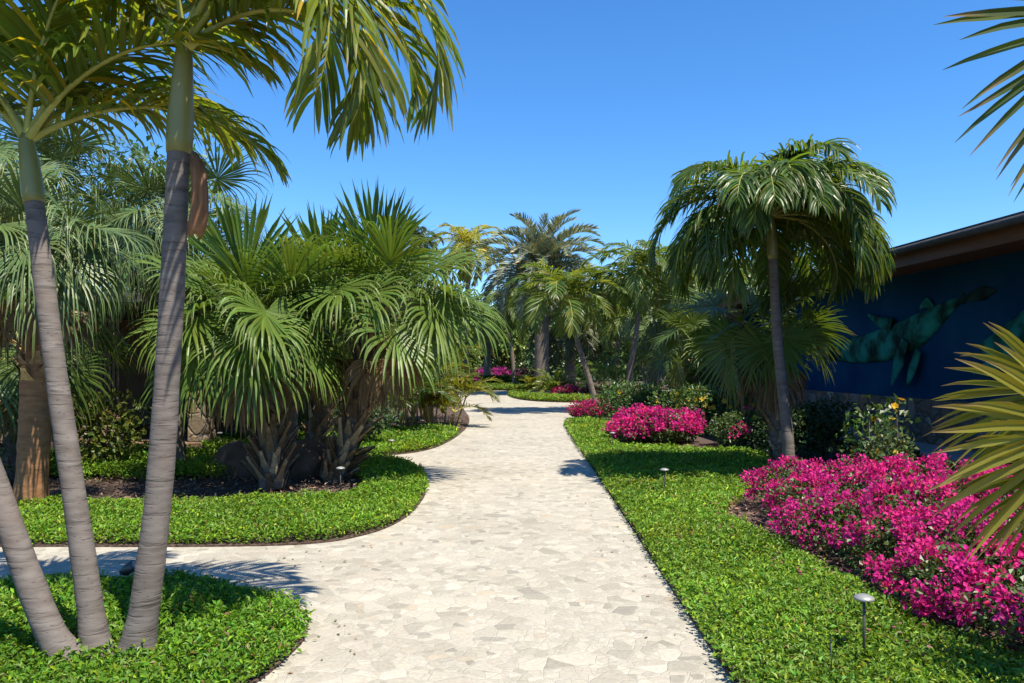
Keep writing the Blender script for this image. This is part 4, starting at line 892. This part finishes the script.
def cycad(base, label, L, n, seed, col):
    rng = np.random.default_rng(seed); root = empty('fern_plant', base, label, 'plant')
    link('trunk', add_tube(MB(), [(0, 0, 0), (0, 0, .12), (0, 0, .25)], [.12, .12, .06], (.15, .1, .06), 10).mesh('trunk', M_boot, True), root)
    vs = [frond_mesh(rng, L=L * s, e0=60, bend=70, p=1.2, n=22, ll=.28, w=.028, droop=.1, vang=18, base=col, tip=0, S=2, ribr=.012) for s in (.85, 1, 1.1)]
    for i in range(n):
        me, rm = vs[i % 3]; o = link('frond', me, root, (0, 0, .2), (0, R(rng.uniform(-20, 35)), R(i * 137.5))); link('midrib', rm, o)
cycad(Vector((2.15, 40.2, .05)), 'bright green ferny plant behind the pale rock', 1.7, 26, 141, (.11, .17, .025))
cycad(Vector((1.1, 41.5, .05)), 'smaller yellowish ferny plant left of the bright one', 1.2, 16, 142, (.16, .18, .03))

def tree(base, h, rx, label, n, leaf, col, seed, group=None, nb=12, trunk_r=.12, z0=.25, name='broadleaf_tree'):
    rng = np.random.default_rng(seed); root = empty(name, base, label, 'tree', group)
    bl = [(*b[:2], b[2], *b[3:]) for b in rand_blobs(rng, rx, rx * .9, h, nb)]
    bl = [(x, y, z + h * z0 * .35, a, b, c) for x, y, z, a, b, c in bl]
    V, F, C, P, u = leaf_cloud(rng, bl, n, leaf, col, .3, .34, .45)
    link('crown', MB().add(V, F, C).mesh('crown', M_shrub), root)
    mb = MB(); top = Vector((rng.normal(0, .1), 0, h * .55))
    add_tube(mb, spline([(0, 0, 0), top * .5 + Vector((rng.normal(0, .08), 0, 0)), top], 12), np.linspace(trunk_r, trunk_r * .4, 12), (.12, .095, .07), 8)
    for i in range(6):
        b = bl[rng.integers(0, len(bl))]; c = Vector(b[:3]); a = top * rng.uniform(.4, .9)
        add_tube(mb, spline([a, (a + c) / 2 + Vector((0, 0, .1)), c], 7), np.linspace(trunk_r * .45, trunk_r * .12, 7), (.12, .095, .07), 6)
    link('trunk', mb.mesh('trunk', M_wood, True), root)
TR = [  # x, y, h, rx, leaf, colour, label
    (-8.5, 60, 6.0, 3.2, .30, (.045, .085, .025), 'dense tree far left behind the fan palm clump'),
    (-5.2, 63, 4.6, 2.6, .26, (.09, .13, .03), 'light green bushy tree left of the distant bougainvillea'),
    (-2.4, 66, 5.2, 2.6, .28, (.06, .10, .03), 'bushy tree behind the distant bougainvillea'),
    (-.2, 63, 4.2, 2.0, .24, (.10, .14, .03), 'pale green bushy tree left of the big date palm'),
    (2.6, 52, 3.4, 1.6, .2, (.085, .12, .05), 'grey green shrub tree between the two date palms'),
    (5.0, 52, 5.0, 2.4, .24, (.04, .08, .02), 'dark bushy tree right of the shorter date palm'),
    (7.5, 48, 5.4, 2.5, .24, (.045, .08, .025), 'dark bushy tree behind the two leaning palms'),
    (10.0, 46, 5.6, 2.6, .24, (.05, .09, .025), 'mid green tree behind the shaggy silvery palm'),
    (12.8, 44, 5.4, 2.6, .24, (.045, .085, .025), 'dense tree behind the dark drooping fan palm'),
    (8.3, 36, 3.2, 1.7, .18, (.075, .12, .025), 'light green bush right of the young cane palm'),
    (10.5, 33, 3.6, 1.8, .18, (.05, .09, .02), 'dense bush behind the cream pillar'),
    (-6.5, 38, 4.2, 2.4, .2, (.04, .08, .02), 'dark bushy tree behind the cane palms on the left'),
    (-8.2, 30, 4.4, 2.4, .2, (.05, .09, .025), 'dense bushy tree behind the left fan palm clump'),
    (-5.2, 26, 2.6, 1.6, .15, (.06, .10, .02), 'low dense bush behind the dark cane palm'),
    (-11.5, 25, 6.4, 3.0, .2, (.04, .075, .02), 'big dark tree rising behind the pavilion'),
    (-15.5, 20, 6.8, 3.2, .18, (.035, .07, .02), 'big dark tree at the far left behind the silvery palms'),
    (9.9, 26.8, 5.0, 2.2, .14, (.05, .085, .02), 'dense tree past the far end of the mural building'),
    (15.5, 50, 6.0, 3.0, .25, (.05, .09, .025), 'large tree behind the mural building'),
    (-3.9, 58.5, 3.0, 1.6, .2, (.11, .15, .035), 'yellowish leafy bush right behind the far path bend'),
    (.9, 66, 6.4, 2.6, .28, (.06, .10, .03), 'tall bushy tree peeking out left of the big date palm'),
    (-6.0, 70, 5.8, 3.0, .3, (.05, .09, .03), 'tall tree behind the yellowish coconut palm'),
    (-4.6, 47, 3.2, 1.8, .2, (.08, .12, .03), 'light bush at the left of the far path bend'),
]
for i, (x, y, h, rx, lf, c, lb) in enumerate(TR):
    h *= 1.35; c = tuple(v * 2.1 for v in c)
    tree(Vector((x, y, 0.0 if y < 50 else .05)), h, rx, lb, int(2600 + 700 * rx), lf * 1.15, c, 200 + i)
# a closed belt of woodland behind everything
rng = np.random.default_rng(5)
bl = [(x, 78 + rng.uniform(-4, 6), rng.uniform(1.5, 3.2), rng.uniform(3, 5), 3, rng.uniform(2.4, 3.6)) for x in np.linspace(-62, 62, 34)]
V, F, C, P, u = leaf_cloud(rng, bl, 42000, .5, (.08, .14, .035), .3, .36, .6)
tag(link('woodland', MB().add(V, F, C).mesh('woodland', M_shrub)), 'dense green belt of woodland closing the view behind the garden', 'woodland', kind='stuff')

# ------------------------------------------------------------------ mural building on the right
ang = math.atan(.054)
bld = empty('mural_building', (7.47, 0, 0), 'low building with blue painted wall over stone base and dark overhanging roof', 'building', rz=ang)
YA, YB = -3.0, 21.4
M_mural = mat_noise('blue_mural_paint', [(.25, (.003, .032, .09)), (.45, (.004, .052, .13)), (.55, (.006, .064, .15)), (.75, (.011, .098, .18))], .8, .9, .15, .01, 9., .05)
box_obj('wall', [((.0, YA, 1.1), (.3, YB, 3.198))], M_mural, bld, 0)
box_obj('stone_base', [((-.06, YA, .0), (.3, YB, 1.097))], M_stone_r, bld, .015)
box_obj('ledge', [((-.85, YA, .30), (-.062, YB - 1, .38))], M_conc, bld, .012)
box_obj('retaining_wall', [((-.80, YA, .0), (-.5, YB - 1.05, .298))], M_brownw, bld, .01)
box_obj('pillar', [((-.45, YB + .002, .0), (.3, YB + .5, 3.1))], M_cream, bld, .015)
box_obj('fascia', [((-1.0, YA, 3.12), (-.95, YB + .9, 3.33))], mat_noise('dark_fascia', [(.3, (.10, .045, .025)), (.7, (.17, .08, .045))], 6., .6, .2, stretch=(1, .2, 3)), bld, .004)
box_obj('soffit', [((-.948, YA, 3.20), (.6, YB + .85, 3.225))], mat_noise('brown_soffit', [(.3, (.13, .06, .03)), (.7, (.2, .10, .055))], 6., .6, .2, stretch=(4, .2, 1)), bld, 0)
mb = MB(); tl = math.tan(R(9))
x0, x1 = -1.08, 4.2; z0 = 3.34
mb.add([(x0, YA - .1, z0), (x1, YA - .1, z0 + (x1 - x0) * tl), (x1, YB + 1, z0 + (x1 - x0) * tl), (x0, YB + 1, z0), (x0, YA - .1, z0 + .09), (x1, YA - .1, z0 + .09 + (x1 - x0) * tl), (x1, YB + 1, z0 + .09 + (x1 - x0) * tl), (x0, YB + 1, z0 + .09)], box_vf((0, 0, 0), (1, 1, 1))[1], np.array([.2, .2, .2]))
link('roof', mb.mesh('roof', M_roof), bld)
gp_ = [(x0 - .05, y, z0 - .01) for y in np.linspace(YA, YB + .9, 12)]
link('gutter', add_tube(MB(), gp_, [.055] * 12, (.05, .05, .05), 10).mesh('gutter', M_wood, True), bld)
box_obj('gable_wall', [((.302, YB + .1, 0), (8, YB + .4, 3.3))], M_cream, bld, 0)
ln_ = box_obj('lantern', [((-.60, YB - .16, 1.95), (-.46, YB - .02, 2.2))], mat_noise('copper_lantern', [(.3, (.5, .2, .05)), (.7, (.7, .33, .08))], 6., .4, .1, metal=.3), bld, .01)
box_obj('bracket', [((-.55, YB - .02, 2.2), (-.45, YB + .3, 2.24)), ((-.62, YB - .18, 2.2), (-.44, YB - .0, 2.22))], M_metal, ln_, .004)

# whale reliefs fixed to the wall (coordinates in the wall's own frame: x out, y along, z up)
M_whale = mat_noise('verdigris_relief', [(.36, (.008, .03, .028)), (.46, (.014, .11, .085)), (.56, (.02, .24, .20)), (.75, (.03, .33, .28))], 2.6, .8, .3, .02, 8., .06)
M_whale2 = mat_noise('verdigris_relief_dark', [(.35, (.01, .02, .02)), (.6, (.02, .06, .055)), (.8, (.025, .10, .09))], 4., .8, .3, .02, 8., .06)
def relief_tube(path, radii, depth=.38, n=18):
    """half-round relief: x is the depth off the wall"""
    P = np.array([(0, a, b) for a, b in path], float); P = spline(P, 40)
    r = np.interp(np.linspace(0, 1, 40), np.linspace(0, 1, len(radii)), radii)
    T = nrm(np.gradient(P, axis=0)); A = np.cross(T, np.array([1., 0, 0])); th = np.linspace(0, 2 * np.pi, n, endpoint=False)
    V = P[:, None] + r[:, None, None] * (np.cos(th)[None, :, None] * A[:, None] + np.sin(th)[None, :, None] * np.array([-depth, 0, 0]))
    idx = np.arange(40 * n).reshape(40, n); nx = np.roll(idx, -1, 1); F = np.stack([idx[:-1], nx[:-1], nx[1:], idx[1:]], -1).reshape(-1, 4)
    return MB().add(V.reshape(-1, 3), F, np.array([.1, .3, .3]))
def W(px, py):
    Y = 5827 / (px - 470); z = H_EYE + (HOR - py) * Y / FPX; return (Y / math.cos(ang), z)
def relief(name, label, body, fins, mat):
    y0, zz = body[0][len(body[0]) // 2]
    root = empty(name, (7.47 - math.sin(ang) * y0 - .01, math.cos(ang) * y0, zz), label, 'wall sculpture', rz=ang)
    off = lambda ps: [(a - y0, b - zz) for a, b in ps]
    link('body', relief_tube(off(body[0]), body[1]).mesh('body', mat, True), root)
    for f in fins: link(f[2], relief_tube(off(f[0]), f[1], .3).mesh(f[2], mat, True), root, (-f[3], 0, 0))
relief('whale_relief', 'turquoise whale relief rising with its head up on the blue wall', ([W(964, 298), W(945, 311), W(918, 331), W(890, 343), W(855, 350), W(820, 350), W(790, 338)], [.03, .14, .29, .31, .25, .14, .05]),
       [([W(913, 340), W(906, 362), W(899, 385)], [.10, .15, .03], 'fin', .12), ([W(924, 350), W(918, 368), W(912, 386)], [.08, .11, .03], 'fin', .08), ([W(897, 326), W(884, 322), W(872, 315)], [.14, .1, .02], 'fin', .06), ([W(936, 309), W(929, 303), W(922, 308)], [.03, .09, .03], 'dorsal_ridge', .02), ([W(793, 327), W(782, 315), W(776, 300)], [.05, .2, .03], 'fluke', .03), ([W(793, 327), W(775, 335), W(762, 330)], [.05, .2, .03], 'fluke', .03)], M_whale)
relief('whale_relief', 'pale turquoise whale relief mostly hidden behind the yellow palm leaf', ([(7.6, 2.75), (8.6, 2.55), (9.8, 2.2), W(985, 350)], [.1, .5, .5, .12]), [([(10.2, 2.1), (10.6, 1.75), W(982, 372)], [.15, .16, .04], 'fin', .12), ([(9.6, 2.0), (9.8, 1.6), (10.0, 1.35)], [.15, .16, .04], 'fin', .1)], M_whale)
relief('fish_relief', 'small dark green fish relief above the whale head', ([W(997, 290), W(985, 293), W(972, 297), W(966, 299)], [.02, .11, .07, .02]), [([W(967, 298), W(964, 296), W(962, 292)], [.02, .05, .02], 'tail_fin', 0), ([W(967, 298), W(965, 301), W(963, 304)], [.02, .05, .02], 'tail_fin', 0)], M_whale2)

# ------------------------------------------------------------------ pavilion behind the left palms
pav = empty('pavilion', (-8.5, 16.5, 0), 'shaded pavilion with stone pillars, slatted screen and flat roof behind the left palms', 'building')
box_obj('floor', [((-8, -1.2, 0), (4.2, 4, .12))], M_brownw, pav, .01)
box_obj('back_wall', [((-8, 3.6, .122), (4.2, 3.9, 2.8))], M_brownw, pav, 0)
box_obj('side_wall', [((3.7, 1.3, .122), (4.0, 3.598, 2.8))], M_brownw, pav, 0)
for x in (-6.2, -3.6, 2.05, 3.7):
    box_obj('pillar', [((x, -1.0, .122), (x + .42, -.58, 2.82))], M_stone_y, pav, .015)
box_obj('low_wall', [((-3.178, -.95, .122), (.6, -.62, .55))], M_stone_y, pav, .015)
box_obj('coping', [((-3.176, -1.0, .552), (.65, -.58, .6))], M_brownw, pav, .01)
mb = MB()
for i in range(44): add_box(mb, (-3.1 + i * .085, -.82, .602), (-3.05 + i * .085, -.77, 2.5), (.10, .055, .035))
add_box(mb, (-3.17, -.83, 2.5), (.65, -.76, 2.58), (.10, .055, .035))
link('slatted_screen', mb.mesh('slatted_screen', M_wood), pav)
box_obj('roof', [((-8.6, -1.7, 2.83), (4.8, 4.4, 3.02))], M_roof, pav, .02)
box_obj('door', [((2.6, 3.55, .124), (3.5, 3.598, 2.2))], mat_noise('dark_door_wood', [(.3, (.07, .04, .03)), (.7, (.11, .06, .04))], 4., .6, .2, stretch=(6, 1, .5)), pav, .005)

# ------------------------------------------------------------------ rocks, path lights, small things
def rock(base, sx, sy, sz, mat, label, seed, flat=1.0):
    rng = random.Random(seed); bm = bmesh.new(); bmesh.ops.create_icosphere(bm, subdivisions=4, radius=1)
    pl = [(Vector((rng.gauss(0, 1), rng.gauss(0, 1), rng.gauss(0, .8))).normalized(), rng.uniform(.62, .9)) for _ in range(16)]
    for v in bm.verts:
        for nn, d in pl:
            k = v.co.dot(nn)
            if k > d: v.co -= nn * (k - d) * .92
        v.co *= 1 + .03 * math.sin(v.co.x * 9 + seed) * math.sin(v.co.y * 8 + v.co.z * 7)
        v.co.x *= sx; v.co.y *= sy; v.co.z = v.co.z * sz + sz * .5
    me = bpy.data.meshes.new('boulder'); bm.to_mesh(me); bm.free(); me.materials.append(mat)
    tag(link('boulder', me, None, base), label, 'rock')
rock((*gp(240, 478), .04), .38, .35, .34, M_rock_b, 'dark square edged boulder left of the fan palm trunks', 1)
rock((-2.95, 11.3, .04), .38, .3, .36, M_rock_b, 'dark sloping boulder between the two fan palm trunks', 2)
rock((*gp(543, 396), .04), .62, .4, .34, M_rock_y, 'pale yellow rock on the island bed', 3)
rock((5.6, 34.4, .04), .95, .6, .62, M_rock_t, 'tan sloping boulder behind the right leaning palm', 4)

def light_meshes():
    st = add_tube(MB(), [(0, 0, 0), (0, 0, .18), (0, 0, .345)], [.008, .008, .008], (.1, .1, .09), 8).mesh('stem', M_metal, True)
    prof = [(.010, .335), (.026, .338), (.050, .343), (.055, .351), (.051, .359), (.03, .370), (.004, .374)]
    cp = add_tube(MB(), [(0, 0, z) for _, z in prof], [r for r, _ in prof], (.4, .4, .4), 20).mesh('cap', M_cap, True)
    return st, cp
stm, cpm = light_meshes()
LG = 'mushroom capped path lights'
for px, py, hk, lb in [(864, 672, 1., 'path light nearest the camera before the big bougainvillea'), (664.5, 501, .95, 'path light standing on the right ground cover by the palm shadow'),
                       (612.5, 452, .9, 'path light at the front of the round bougainvillea'), (340.5, 499, .95, 'path light at the front edge of the fan palm clump'),
                       (391.5, 463, .95, 'path light at the corner where the side path leaves'), (421.5, 436, .9, 'path light on the second left bed near the cane palm'), (220, 452, .9, 'path light far left beyond the dark boulder')]:
    r_ = empty('path_light', (*gp(px, py), .045), lb, 'path light', LG); r_.scale = (1, 1, hk)
    link('stem', stm, r_); link('cap', cpm, r_)
# thin dark irrigation stake by the nearest path light
x, y = gp(831, 690)
st = empty('stake', (x, y, .045), 'thin black irrigation stake left of the nearest path light', 'stake')
link('rod', add_tube(MB(), [(0, 0, 0), (.002, 0, .1), (0, 0, .2)], [.004, .004, .003], (.02, .02, .02), 6).mesh('rod', M_metal, True), st)
link('nozzle', add_tube(MB(), [(0, 0, .2), (0, 0, .212)], [.007, .006], (.02, .02, .02), 8).mesh('nozzle', M_metal), st)
# uplight hidden in the left ground cover
x, y = gp(128, 598)
sp = empty('garden_spotlight', (x, y, .05), 'small dark spotlight in the ground cover between the grey trunks', 'spotlight')
link('stem', add_tube(MB(), [(0, 0, 0), (0, 0, .14)], [.008, .008], (.1, .1, .1), 8).mesh('stem', M_metal), sp)
hd = link('lamp_head', add_tube(MB(), [(-.05, 0, .13), (-.03, 0, .14), (.05, 0, .185)], [.02, .036, .04], (.1, .1, .1), 14).mesh('lamp_head', M_metal, True), sp)
link('lens', add_tube(MB(), [(.0502, 0, .1855), (.053, 0, .187)], [.034, .033], (.4, .4, .4), 14).mesh('lens', M_cap), hd)
